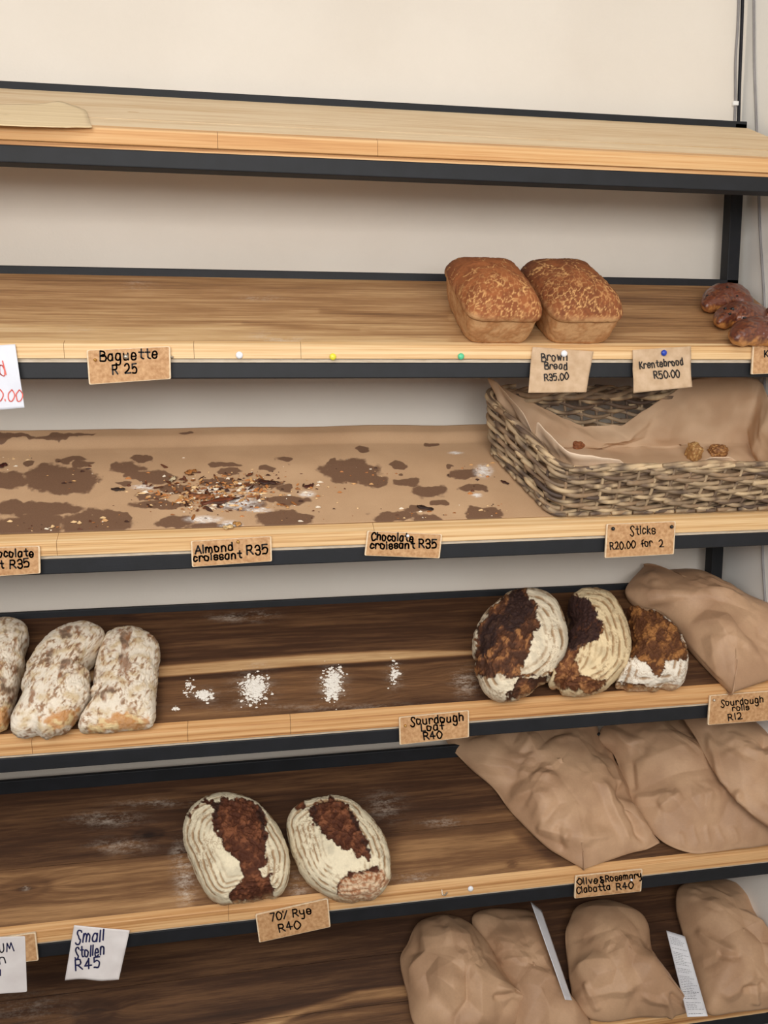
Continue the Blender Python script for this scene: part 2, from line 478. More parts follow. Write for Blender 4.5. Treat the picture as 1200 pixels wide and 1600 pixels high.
BOARDS = {
    1: dict(sw=.013, tone=.97, planks=[.064], label='topmost shelf board of pale empty pine with an orange front lip', strip='strip_orange', joints=[340, 590],
            fields=[], knots=[(208, 175, -.6, .006, .002), (1040, 193, -.6, .004, .0012)], dust=[]),
    2: dict(sw=.010, tone=.65, planks=[.075, .165], label='second shelf board from the top, worn mid brown wood under the tin loaves', strip='strip_pale', joints=[100, 303, 470],
            fields=[([(-60, 505), (500, 520), (700, 528), (700, 560), (-60, 560)], .12, 14), ([(860, 450), (1160, 450), (1200, 480), (1100, 530), (940, 530)], -.10, 20),
                    ([(500, 483), (700, 492), (700, 500), (500, 489)], -.10, 4), ([(380, 505), (470, 508), (560, 516), (470, 514)], -.16, 5)],
            knots=[], dust=[(215, 445, 22, 6, .5), (405, 466, 30, 4, .7), (440, 532, 35, 7, .8), (410, 526, 16, 8, .5), (120, 515, 25, 5, .35)]),
    3: dict(sw=.020, tone=.66, planks=[.14], label='third shelf board from the top, covered by the greasy brown paper', strip='strip_pale', joints=[88, 585], fields=[], knots=[], dust=[]),
    4: dict(sw=.0165, tone=.28, planks=[], label='fourth shelf board, dark wood with one pale batten, between ciabatta and sourdough', strip='strip', joints=[48, 293, 454],
            fields=[([(-200, 1068), (250, 1041), (480, 1023), (600, 1017), (770, 1016), (760, 1022), (620, 1031), (480, 1040), (250, 1058), (-200, 1088)], .40, 2.5),
                    ([(250, 1060), (480, 1044), (740, 1024), (740, 1090), (480, 1110), (250, 1130)], .12, 10),
                    ([(-200, 1086), (250, 1059), (480, 1041), (740, 1022), (740, 1029), (480, 1049), (250, 1066), (-200, 1094)], -.16, 3)],
            knots=[(195, 966, -.15, .018, .007), (375, 962, -.12, .02, .006), (650, 1068, .02, .05, .02)],
            dust=[(395, 1078, 26, 22, .9), (520, 1072, 18, 26, .8), (322, 1086, 18, 9, .7), (616, 1055, 12, 18, .6), (728, 1066, 18, 18, .75), (360, 965, 30, 6, .5), (405, 962, 22, 8, .5), (405, 1040, 18, 5, .5), (540, 1105, 200, 6, .25)]),
    5: dict(sw=.012, tone=.30, planks=[.108], label='fifth shelf board, dark knotty wood under the two dark split rye loaves', strip='strip', joints=[357],
            fields=[([(-200, 1378), (0, 1360), (300, 1338), (500, 1320), (800, 1300), (900, 1380), (500, 1420), (-200, 1480)], .16, 7),
                    ([(-200, 1430), (0, 1420), (300, 1395), (300, 1420), (0, 1446), (-200, 1460)], .12, 8),
                    ([(150, 1325), (215, 1308), (245, 1322), (180, 1342)], .10, 10),
                    ([(620, 1290), (800, 1268), (880, 1290), (760, 1330), (620, 1335)], .10, 16)],
            knots=[(232, 1304, -.28, .022, .010), (38, 1388, -.2, .035, .014), (800, 1350, -.2, .008, .005)],
            dust=[(165, 1280, 45, 10, .55), (240, 1255, 50, 6, .4), (190, 1322, 40, 10, .5), (290, 1375, 14, 40, .9), (280, 1345, 12, 25, .7), (465, 1385, 14, 18, .7), (600, 1260, 25, 20, .4), (690, 1285, 30, 6, .5), (650, 1372, 40, 8, .4), (40, 1387, 5, 3, 1.3)]),
    6: dict(sw=.014, tone=.24, planks=[.085, .17], label='lowest shelf board, dark wood with a pale streak, under the row of paper bags', strip='strip', joints=[],
            fields=[([(330, 1612), (480, 1573), (560, 1548), (640, 1539), (760, 1530), (760, 1552), (640, 1557), (560, 1566), (480, 1582), (400, 1615)], .34, 4),
                    ([(420, 1600), (640, 1562), (760, 1552), (900, 1640), (420, 1700)], .16, 5)],
            knots=[(150, 1583, -.16, .03, .016), (520, 1575, 0, .03, .008)], dust=[(40, 1575, 60, 20, .25)]),
}

for k, B in BOARDS.items():
    o, ev, ew, L = frame(k)
    root = empty('shelf_board', (0, 0, ZB[k] + .024), B['label'], 'shelf', 'sloping shelf boards of the rack')
    # planks
    edges = [B['sw']] + B['planks'] + [L]
    rs = np.random.RandomState(40 + k)
    for a, b in zip(edges[:-1], edges[1:]):
        gp = .0020 if k == 1 else .0004; a2, b2 = a + gp, b - gp
        nu = 430; nv = max(4, int((b2 - a2) / .0028))
        uu, vv = np.meshgrid(np.linspace(XL, XR, nu), np.linspace(a2, b2, nv))
        uv = np.stack([uu.ravel(), vv.ravel()], 1)
        grain = uv[:, 1] + .004 * perlin(np.c_[uv[:, 0] * 2.2, uv[:, 1] * 9, np.full(len(uv), k * 3.3 + a * 50)]) + rs.rand() * 3
        tone = B['tone'] + px_to_tone(k, uv, B['fields']) + (rs.rand() - .5) * .06 * (len(edges) > 2)
        for kx, ky, dt, su, sv in B['knots']:
            c = on_shelf([(kx, ky)], k)[0]
            q = ((uv[:, 0] - c[0]) / su) ** 2 + ((uv[:, 1] - c[1]) / sv) ** 2
            grain += .9 * sv * np.exp(-q / 2.5) * np.sign(uv[:, 1] - c[1] + 1e-9) * np.minimum(1, np.sqrt(q))
            tone += dt * np.exp(-q * 2.2) + .4 * dt * np.exp(-((np.sqrt(q) - 1.1) / .25) ** 2)
        dust = np.zeros(len(uv)); P = proj(S(k, uv, 0))
        for x, y, rx, ry, am in B['dust']:
            dust = np.maximum(dust, am * np.exp(-(((P[:, 0] - x) / rx) ** 2 + ((P[:, 1] - y) / ry) ** 2)))
        top = S(k, uv, 0); n = len(top)
        rim = np.r_[np.arange(nu), np.arange(1, nv) * nu + nu - 1, np.arange(nu - 2, -1, -1) + (nv - 1) * nu, np.arange(nv - 2, 0, -1) * nu]
        low = S(k, uv[rim], -.0195); m_ = len(rim)
        Fc = grid_faces(nv, nu).tolist()
        Fc += [[int(rim[i]), n + i, n + (i + 1) % m_, int(rim[(i + 1) % m_])] for i in range(m_)] + [list(range(n, n + m_))]
        ext = lambda x: np.r_[x, x[rim]]
        mesh('plank', np.vstack([top, low]), Fc, MAT['wood'], root, smooth=False, attrs=dict(grain=ext(grain), tone=ext(tone), dust=ext(dust)))
    # front lip in lengths, butted at the joints the photo shows
    cuts = [XL] + [float(on_plane([(j, proj([(0, FRONT, ZB[k] + .04)])[0][1])], 1, FRONT)[0][0]) for j in B['joints']] + [XR]
    for a, b in zip(cuts[:-1], cuts[1:]):
        sw = B['sw']
        prof = [(0, 0, 0), (0, 0, -.0205), None, None]
        pt = S(k, [(0, 0), (0, sw)], 0); y0, z0 = FRONT, ZB[k] + .05
        sec = np.array([(y0, z0 - .0008), (y0 + .0008, z0 + .0003), (pt[1][1], pt[1][2] + .0002), (pt[1][1], z0 - .021), (y0 + .0005, z0 - .021), (y0, z0 - .0203)])
        V = np.array([(x, y, z) for x in (a + .0003, b - .0003) for y, z in sec]); q = len(sec)
        Fc = [[i, (i + 1) % q, q + (i + 1) % q, q + i] for i in range(q)] + [list(range(q))[::-1], list(range(q, 2 * q))]
        mesh('front_lip', V, Fc, MAT[B['strip']], root, smooth=False)
    g = Geo(); g.box((XL, .0015, ZB[k] + .0237), (XR, .027, ZB[k] + .0288)); g.build('underlay', MAT['strip'] if k == 1 else MAT['underlay'], root, smooth=False)

# ------------------------------------------------------------------ kraft sheet on the third shelf
def ell_field(P, L):
    f = np.full(len(P), -1.0)
    for x, y, rx, ry in L:
        f = np.maximum(f, 1 - np.sqrt(((P[:, 0] - x) / rx) ** 2 + ((P[:, 1] - y) / ry) ** 2))
    return f
STAINS = [(5, 692, 62, 4.5), (92, 692, 34, 4), (128, 691, 22, 2), (112, 718, 26, 6), (132, 726, 16, 4), (96, 750, 60, 24), (8, 751, 36, 14), (60, 796, 72, 12), (20, 792, 30, 10),
          (40, 828, 60, 24), (70, 815, 26, 12), (150, 820, 56, 23), (185, 808, 20, 8), (272, 817, 32, 11), (217, 718, 17, 6), (196, 732, 28, 9), (238, 746, 42, 10), (215, 742, 30, 6), (190, 757, 16, 4),
          (276, 763, 26, 8), (250, 789, 48, 7), (235, 775, 26, 6), (345, 755, 32, 8), (350, 726, 24, 4), (356, 737, 20, 5), (372, 788, 36, 10), (335, 826, 40, 9), (440, 814, 42, 17), (470, 812, 22, 9),
          (410, 757, 34, 8), (446, 764, 14, 5), (455, 783, 30, 8), (425, 782, 22, 5), (445, 722, 14, 5), (415, 735, 14, 4), (548, 737, 48, 18), (583, 752, 26, 10), (519, 721, 12, 5), (570, 706, 15, 5),
          (622, 728, 16, 5), (626, 741, 4, 2.5), (638, 755, 22, 7), (670, 768, 32, 10), (690, 787, 12, 5), (655, 797, 26, 6), (616, 808, 38, 8), (668, 813, 26, 9), (675, 698, 9, 4), (720, 742, 24, 8),
          (738, 765, 22, 6), (755, 801, 34, 9), (700, 730, 8, 3), (745, 806, 20, 8), (290, 690, 14, 2.5), (45, 724, 8, 4), (770, 810, 14, 4)]
SUGAR = [(318, 812, 36, 7), (392, 768, 14, 10), (402, 797, 28, 5), (335, 766, 30, 8), (480, 772, 16, 6), (232, 840, 26, 5), (280, 838, 24, 4), (755, 737, 18, 13), (712, 709, 14, 3), (360, 822, 22, 10), (365, 785, 50, 14), (225, 762, 24, 5), (745, 775, 10, 4)]
o3, ev3, ew3, L3 = frame(3)
nu, nv = 560, 150
uu, vv = np.meshgrid(np.linspace(-.70, .93, nu), np.linspace(.0205, L3 + .020, nv))
uv = np.stack([uu.ravel(), vv.ravel()], 1)
w = .0012 + .0010 * np.abs(perlin(np.c_[uv * 14, np.full(len(uv), 2.2)])) + .0035 * sstep(.12, .24, uv[:, 1]) * (.5 + .5 * perlin(np.c_[uv[:, 0] * 5, uv[:, 1] * 2, np.full(len(uv), 5.)]))
over = np.clip(uv[:, 1] - (L3 - .035), 0, None)
w = w + .011 * sstep(.012, .036, over) + over * .06 + .004 * sstep(.02, .08, over) * perlin(np.c_[uv[:, 0] * 6, uv[:, 1] * 0, np.full(len(uv), 9.)])
w += .0012 * facet(uv * 11, 3) * sstep(.0, .03, uv[:, 1] - .0205)
w = np.maximum(w, .0008)
V = S(3, uv, w); P = proj(S(3, uv, .001))
warp = np.stack([9 * fbm(np.c_[P / 26, np.full(len(P), 1.5)], 3), 4.5 * fbm(np.c_[P / np.array([24, 15]), np.full(len(P), 7.5)], 3)], 1)
sf = ell_field(P + warp, STAINS)
sheet = mesh('paper_sheet', V, grid_faces(nv, nu), MAT['greased'], None, True, attrs=dict(stain=np.clip(sf, -1, .6), sugar=np.clip(ell_field(P, SUGAR) * 1.6, 0, 1)))
tag(sheet, 'long brown paper sheet with dark grease stains covering the third shelf', 'paper')
sol = sheet.modifiers.new('thickness', 'SOLIDIFY'); sol.thickness = .0003; sol.offset = 1

# loose pastry crumbs (nobody could count them)
rs = np.random.RandomState(5)
CR = [(330, 775, 80, 24, 320), (390, 760, 70, 22, 160), (310, 784, 34, 9, 120), (500, 765, 30, 10, 20), (350, 830, 40, 6, 60), (270, 838, 40, 4, 40), (60, 830, 60, 14, 25), (155, 822, 45, 12, 22), (440, 800, 60, 22, 30), (650, 805, 50, 12, 26), (760, 800, 30, 12, 16), (20, 725, 22, 10, 18), (560, 740, 60, 25, 20), (230, 770, 40, 14, 30), (740, 740, 40, 25, 18), (120, 750, 40, 20, 14)]
g = Geo(); tones = lin(np.array([(150, 96, 52), (96, 54, 32), (206, 158, 104), (66, 38, 26), (236, 222, 200), (184, 120, 66), (226, 190, 140)]))
for x, y, rx, ry, n in CR:
    for _ in range(n):
        p = (x + rs.normal() * rx * .6, y + rs.normal() * ry * .6)
        q = on_shelf([p], 3)[0]
        if not (.024 < q[1] < .25): continue
        s = .0007 + .0026 * rs.rand() ** 3
        a = rs.rand() * 6.28; el = 1 + 1.6 * rs.rand()
        pts = []; m_ = 7
        for kx in range(m_):
            t = a + kx * 6.283 / m_; r_ = s * (.6 + .7 * rs.rand())
            pts.append((math.cos(t) * r_ * el, math.sin(t) * r_ * .8))
        h = s * (.5 + .8 * rs.rand())
        ub = q + np.array(pts); wb_ = .0022 + rs.rand(m_) * .0008
        top = S(3, q[None] + .3 * np.array(pts), wb_ + h); low = S(3, ub, wb_)
        Fc = [(i, (i + 1) % m_, m_ + (i + 1) % m_, m_ + i) for i in range(m_)] + [tuple(range(m_, 2 * m_))]
        g.add(np.vstack([low, top]), Fc, 0, tones[rs.randint(len(tones))])
for _ in range(150):
    x, y = 335 + rs.normal() * 52, 772 + rs.normal() * 15
    q = on_shelf([(x, y)], 3)[0]; s = .0018 + .0034 * rs.rand() ** 2; a = rs.rand() * 6.28; m_ = 8
    th_ = np.linspace(0, 6.283, m_, endpoint=False); rr = s * (.6 + .6 * rs.rand(m_)); R2 = np.array([[math.cos(a), -math.sin(a)], [math.sin(a), math.cos(a)]])
    pts = np.stack([np.cos(th_) * rr * 1.7, np.sin(th_) * rr * .7], 1) @ R2.T; hz = .0022 + .0022 * rs.rand() + .5 * (pts @ rs.normal(size=2)) * .6
    hz = np.maximum(hz, .002)
    g.add(np.vstack([S(3, q + pts, hz), S(3, q + pts * .96, hz + .0006)]), [(i, (i + 1) % m_, m_ + (i + 1) % m_, m_ + i) for i in range(m_)] + [tuple(range(m_, 2 * m_))], 0, tones[[0, 1, 1, 3, 5, 0, 2][rs.randint(7)]])
tag(g.build('pastry_crumbs', MAT['flake'], None, False, True), 'scattered croissant crumbs on the greasy brown paper', 'crumbs', kind='stuff')

# the larger flakes
def flake(px, py, lx, ly, rot, colr, label, arch=.35, group='larger flakes left from the croissants'):
    q = on_shelf([(px, py)], 3)[0]; n1, n2 = 9, 6
    a, b = np.meshgrid(np.linspace(-1, 1, n1), np.linspace(-1, 1, n2)); a = a.ravel(); b = b.ravel()
    taper = np.sqrt(np.clip(1 - .75 * a * a, 0, 1)) * (1 + .3 * np.sin(5 * a + px))
    x = a * lx; y = b * ly * taper; h = arch * ly * (1 - b * b) + .25 * ly * a * np.sin(px) + .0005 * np.sin(9 * a + 7 * b)
    c, s = math.cos(rot), math.sin(rot)
    uvp = q + np.stack([c * x - s * y, s * x + c * y], 1)
    V = S(3, uvp, .0045 + h - h.min() * .6)
    cc = mixc(lin(colr), lin(np.array(colr) * .55), sstep(-.3, .4, fbm(V * 300, 3)))
    o = mesh('pastry_flake', V, grid_faces(n2, n1), MAT['flake'], None, True, cc)
    sd = o.modifiers.new('thickness', 'SOLIDIFY'); sd.thickness = .0007
    tag(o, label, 'pastry flake', group)
FL = [(340, 787, .026, .007, .15, (120, 62, 36), 'long dark brown croissant flake in the middle of the crumb heap'),
      (418, 757, .015, .005, -.1, (70, 38, 26), 'dark burnt flake right of the sugar spill on the paper'),
      (298, 741, .010, .006, .3, (176, 112, 56), 'golden brown flake at the upper edge of the crumb heap'),
      (270, 752, .007, .004, 1.0, (226, 206, 168), 'pale almond flake left of the crumb heap'),
      (357, 827, .008, .005, .4, (232, 196, 140), 'pale golden flake just above the almond croissant card'),
      (371, 822, .007, .005, -.5, (220, 160, 90), 'amber flake beside the pale one above the almond croissant card'),
      (285, 687, .013, .003, .1, (104, 66, 34), 'thin leaf shaped flake at the back of the paper'),
      (482, 763, .009, .004, .5, (92, 46, 34), 'reddish dark flake at the right end of the crumb spread'),
      (4, 731, .008, .006, .8, (84, 34, 24), 'dark red brown flake at the left edge of the paper'),
      (788, 757, .008, .003, -.8, (74, 40, 30), 'thin curled dark flake beside the left side of the basket'),
      (664, 797, .014, .004, -.3, (60, 36, 26), 'dark broken flake strip above the chocolate croissant card with pin'),
      (390, 745, .007, .003, .6, (112, 60, 34), 'small upright brown flake above the burnt one'),
      (315, 779, .020, .005, -.2, (168, 104, 62), 'reddish golden croissant flake left of the long dark one'),
      (185, 768, .011, .004, -.1, (60, 40, 30), 'dark twisted flake left of the sugar on the paper')]
for f in FL: flake(*f)

# flour left on the fourth shelf
def flour_patch(cx, cy, rx, ry, n, label, seed):
    rs = np.random.RandomState(seed); g = Geo()
    for _ in range(n):
        x = cx + rs.normal() * rx * .42; y = cy + rs.normal() * ry * .42
        q = on_shelf([(x, y)], 4)[0]; s = .0005 + .0016 * rs.rand() ** 2.6; m_ = 7
        th = np.linspace(0, 6.283, m_, endpoint=False) + rs.rand(); rr = s * (.6 + .8 * rs.rand(m_))
        pts = np.stack([np.cos(th) * rr * (1 + rs.rand()), np.sin(th) * rr * 1.3], 1)
        V = np.vstack([S(4, q + pts, .0002), S(4, q + pts * .65, s * .28), S(4, q[None], s * .36)])
        Fc = [(i, (i + 1) % m_, m_ + (i + 1) % m_, m_ + i) for i in range(m_)] + [(m_ + i, m_ + (i + 1) % m_, 2 * m_) for i in range(m_)]
        g.add(V, Fc)
    tag(g.build('flour_patch', MAT['flour'], None, True), label, 'flour', 'flour spills on the fourth shelf', 'stuff')
flour_patch(398, 1076, 22, 24, 620, 'large patch of white flour on the fourth shelf, right of the ciabatta', 1)
flour_patch(520, 1070, 16, 28, 560, 'tall smear of white flour in the middle of the fourth shelf', 2)
flour_patch(320, 1086, 14, 8, 170, 'small flour patch beside the rightmost ciabatta', 3)
flour_patch(616, 1052, 10, 20, 80, 'faint flour specks above the sourdough loaf card', 4)
flour_patch(296, 1072, 8, 16, 50, 'thin trail of flour specks nearest the ciabatta', 5)
flour_patch(274, 1107, 5, 5, 16, 'tiny dab of flour low beside the rightmost ciabatta', 6)

# ------------------------------------------------------------------ pale strip on the topmost shelf
ol = smooth_closed([(-120, 160), (-40, 163), (50, 163), (92, 160), (112, 164), (134, 172), (137, 178), (139, 186), (143, 198), (143, 199), (100, 199), (30, 197), (-60, 193), (-130, 188)], 80)
q = on_shelf(ol, 1, .0015); c = q.mean(0); rings = np.linspace(1, 0, 14)
uv = np.vstack([c + (q - c) * r for r in rings]); n = len(q)
w = .0010 + .0008 * np.abs(perlin(np.c_[uv * 40, np.ones(len(uv))])) + .0012 * np.exp(-(((uv[:, 1] - q[:, 1].max()) / .012) ** 2)) * (.5 + .5 * np.sin(uv[:, 0] * 80))
o = mesh('paper_strip', S(1, uv, w), grid_faces(len(rings), n, True), MAT['tape'], None, True)
o.modifiers.new('thickness', 'SOLIDIFY').thickness = .0006
tag(o, 'torn pale yellow paper strip lying at the left end of the topmost shelf', 'paper')

# ------------------------------------------------------------------ bread
def grid_normals(V, nr, na):
    G = V.reshape(nr, na, 3)
    du = np.roll(G, -1, 1) - np.roll(G, 1, 1); dv = np.gradient(G, axis=0)
    N = np.cross(du, dv); N /= np.linalg.norm(N, axis=2)[..., None] + 1e-12
    return N.reshape(-1, 3)

def radial(Q, c, nb=90):
    d = Q - c; a = np.arctan2(d[:, 1], d[:, 0]); r = np.hypot(d[:, 0], d[:, 1]); o = np.zeros(nb)
    b = ((a + math.pi) / (2 * math.pi) * nb).astype(int) % nb
    np.maximum.at(o, b, r)
    for i in np.where(o == 0)[0]: o[i] = max(o[i - 1], o[(i + 1) % nb])
    return o

def dome(outline, k, H, weq, base=.8, ex=2.3, NA=240, NR=84, lift=0.0, tilt=(0, 0), fit=5, pillow=False, under=.22):
    """closed body lying on shelf k: outline at its widest level, dome above, flat base below.
       The widest outline is refined until the body as a whole fills the outline."""
    target = smooth_closed(outline, 360); cpx = target.mean(0); cur = smooth_closed(outline, NA)
    tr = radial(target, cpx)
    nt = int(NR * .74); nb_ = NR - nt
    ph = np.linspace(0, math.pi / 2, nt)
    if pillow:
        rho_t = np.linspace(0, 1, nt) ** .85; ht = (1 - rho_t ** 2.1) ** .80
    else:
        rho_t = np.sin(ph) ** (2 / ex); rho_t[0] = 0; ht = np.cos(ph) ** (2 / ex)
    ps = np.linspace(0, 1, nb_ + 1)[1:]
    def build(cur):
        q = on_shelf(cur, k, weq + lift); c = q.mean(0); rows = []; ws = []; rhos = []
        kw_ = NA // 5 | 1; hk = kw_ // 2; han = np.hanning(kw_ + 2)[1:-1]; han /= han.sum()
        qs = np.stack([np.convolve(np.r_[q[-hk:, j], q[:, j], q[:hk, j]], han, 'valid') for j in (0, 1)], 1)
        for r_, h_ in zip(rho_t, ht): rows.append(c + (qs + (q - qs) * r_ ** 2.2 - c) * r_); ws.append(np.full(len(q), weq + (H - weq) * h_)); rhos.append(r_)
        for s in ps:
            if s < .6: a = s / .6 * math.pi / 2; r_ = base + (1 - base) * math.cos(a); h_ = weq * (1 - math.sin(a))
            else: r_ = base * (1 - (s - .6) / .4); h_ = 0
            rows.append(c + (q - c) * r_); ws.append(np.full(len(q), h_)); rhos.append(r_)
        uv = np.vstack(rows); w = np.concatenate(ws)
        w = w + lift + (uv[:, 0] - c[0]) * tilt[0] + (uv[:, 1] - c[1]) * tilt[1]
        return uv, np.maximum(w, .0003), np.repeat(rhos, len(q)), c
    for _ in range(fit):
        uv, w, rho, c = build(cur)
        if pillow:                                               # bags: match the extents only, the outline keeps its corners
            sp = proj(S(k, uv, w)); a0, a1, b0, b1 = sp.min(0), sp.max(0), target.min(0), target.max(0)
            cur = (cur - a0) * ((b1 - b0) / (a1 - a0)) + b0; continue
        sr = radial(proj(S(k, uv, w)), cpx); ratio = tr / np.maximum(sr, 1)
        ratio = (np.roll(ratio, 1) + 2 * ratio + np.roll(ratio, -1)) / 4
        d = cur - cpx; a = (np.arctan2(d[:, 1], d[:, 0]) + math.pi) / (2 * math.pi) * 90 - .5
        f = np.interp(a, np.arange(-1, 92), np.r_[ratio[-1], ratio, ratio[:2]])
        cur = cpx + d * (f ** .85)[:, None]
    uv, w, rho, c = build(cur)
    V = S(k, uv, w); nr = nt + nb_
    N = grid_normals(V, nr, NA)
    N *= np.sign((N[:NA * nt] @ frame(k)[2]).mean() or 1)
    top = np.repeat(np.arange(nr) < nt, NA)
    return dict(V=V, N=N, uv=uv, w=w, rho=rho, nr=nr, na=NA, top=top, px=proj(V), k=k, sd=sd_poly(proj(V), target[::4]), c=c)

def finish(b, name, mat, colour, disp, label, cat, group=None, parent=None):
    V = b['V'] + b['N'] * (disp * (b['w'] > .0006))[:, None]
    na = b['na']
    V[:na] = V[:na].mean(0); V[-na:] = V[-na:].mean(0)
    o, ev, ew, L = frame(b['k'])
    low = (V - o) @ ew; V = V + np.clip(.0004 - low, 0, None)[:, None] * ew
    Fc = grid_faces(b['nr'], na, True)
    ob = mesh(name, V, Fc[:, ::-1], mat, parent, True, colour)
    if parent is None: tag(ob, label, cat, group)
    return ob, V

def any_poly(P, polys, nz=0.0, seed=0):
    f = np.full(len(P), -99.0)
    for p in polys: f = np.maximum(f, sd_poly(P, p))
    return f + nz * 1.3 * fbm(np.c_[P / 15.0, np.full(len(P), seed)], 6, .6)

# --- ciabatta
CREAM, GOLD, BROWN, DARK = lin((228, 216, 198)), lin((192, 134, 74)), lin((142, 98, 66)), lin((92, 66, 54))
def ciabatta(ol, H, weq, seed, marks, tip, label, **kw):
    b = dome(ol, 4, H, weq, ex=2.5, NA=230, NR=90, **kw); P = b['px']; V = b['V']
    n1 = fbm(V * 34 + seed, 4); n2 = fbm(V * np.array([60, 60, 60]) + seed * 3, 4); wr = fbm(np.c_[P[:, 0] / 16, P[:, 1] / 30, np.full(len(P), seed)], 4)
    crk = np.abs(perlin(np.c_[P[:, 0] / 11 + .9 * wr, P[:, 1] / 17 + 1.1 * n1, np.full(len(P), seed * 2.)]))
    n3 = fbm(V * 300 + seed, 3); fk = fbm(np.c_[(P @ np.array([[.8, -.6], [.6, .8]])) / np.array([5., 11.]), np.full(len(P), seed)], 4)
    c = mixc(CREAM, lin((206, 184, 150)), sstep(-.2, .7, n2)); c = mixc(c, lin((176, 138, 98)), .75 * sstep(.12, .5, fk + .35 * n1)); c = mixc(c, lin((116, 88, 70)), .7 * sstep(.45, .75, fk + .5 * n1))
    c = mixc(c, BROWN, .75 * sstep(.12, .02, crk) * sstep(-.25, .35, n1))
    m_ = any_poly(P, marks, 5, seed); c = mixc(c, mixc(BROWN, DARK, sstep(-.2, .5, n2)), .85 * sstep(-2, 3, m_) * sstep(-.45, .2, wr + .3 * n2))
    t = any_poly(P, [tip], 6, seed + 4); c = mixc(c, mixc(GOLD, lin((226, 200, 150)), sstep(0, .5, n2)), .85 * sstep(-3, 4, t))
    c = mixc(c, lin((188, 150, 104)), .7 * sstep(.012, .003, b['w']))
    d = .0013 * n1 - .0012 * sstep(.10, 0, crk) + .0007 * n2 + .0004 * n3
    return finish(b, 'ciabatta', MAT['crust'], c, d, label, 'bread', 'floury ciabatta loaves on the fourth shelf')
ciabatta([(-15, 1146), (0, 1143), (11, 1136), (22, 1110), (30, 1080), (37, 1050), (44, 1010), (46, 990), (40, 975), (26, 967), (8, 964), (-20, 967), (-48, 985), (-62, 1020), (-66, 1070), (-60, 1115), (-40, 1140)],
         .060, .026, 1.0, [[(5, 970), (30, 972), (36, 990), (10, 990)], [(0, 1060), (28, 1050), (24, 1100), (0, 1110)]], [(-30, 1110), (14, 1100), (16, 1150), (-30, 1150)], 'ciabatta loaf cut off by the left edge of the photo, leftmost of three')
ciabatta([(130, 1144), (121, 1135), (138, 1100), (147, 1050), (156, 1012), (164, 992), (177, 982), (195, 978), (215, 980), (233, 989), (245, 1000), (250, 1016), (249, 1040), (246, 1070), (244, 1095), (244, 1115), (241, 1132), (231, 1139), (212, 1141), (175, 1145), (145, 1146)],
         .056, .024, 2.0, [[(185, 985), (205, 985), (200, 1060), (184, 1060)], [(140, 1045), (160, 1045), (158, 1065), (140, 1068)], [(150, 1080), (180, 1068), (185, 1085), (158, 1105)]], [(150, 1126), (190, 1112), (232, 1122), (232, 1142), (135, 1146)], 'right ciabatta loaf, straight sided, beside the empty stretch of the fourth shelf')
ciabatta([(30, 1152), (18, 1143), (17, 1128), (22, 1110), (32, 1085), (36, 1058), (46, 1030), (60, 1007), (80, 986), (105, 974), (130, 970), (150, 976), (163, 987), (164, 1000), (157, 1018), (147, 1040), (141, 1060), (142, 1080), (142, 1097), (135, 1113), (117, 1130), (102, 1146), (77, 1152), (52, 1153)],
         .066, .030, 3.0, [[(72, 1010), (90, 1005), (88, 1040), (72, 1050)], [(100, 1030), (120, 1028), (115, 1050), (85, 1065)], [(90, 985), (120, 975), (125, 990), (85, 1005)], [(44, 1080), (56, 1075), (54, 1095), (44, 1098)]], [(60, 1128), (92, 1108), (125, 1108), (120, 1128), (90, 1140)], 'middle ciabatta loaf, leaning right over its neighbour', lift=.006)

# --- round-marked sourdough and rye loaves
def rings(b, spacing, lo, seed):
    e = -b['sd'] * 0 + np.maximum(b['sd'], 0); wob = 1.6 * fbm(np.c_[b['px'] / 38, np.full(len(e), seed)], 3)
    return .5 + .5 * np.cos((e + wob * 2.0) * 2 * math.pi / spacing), e

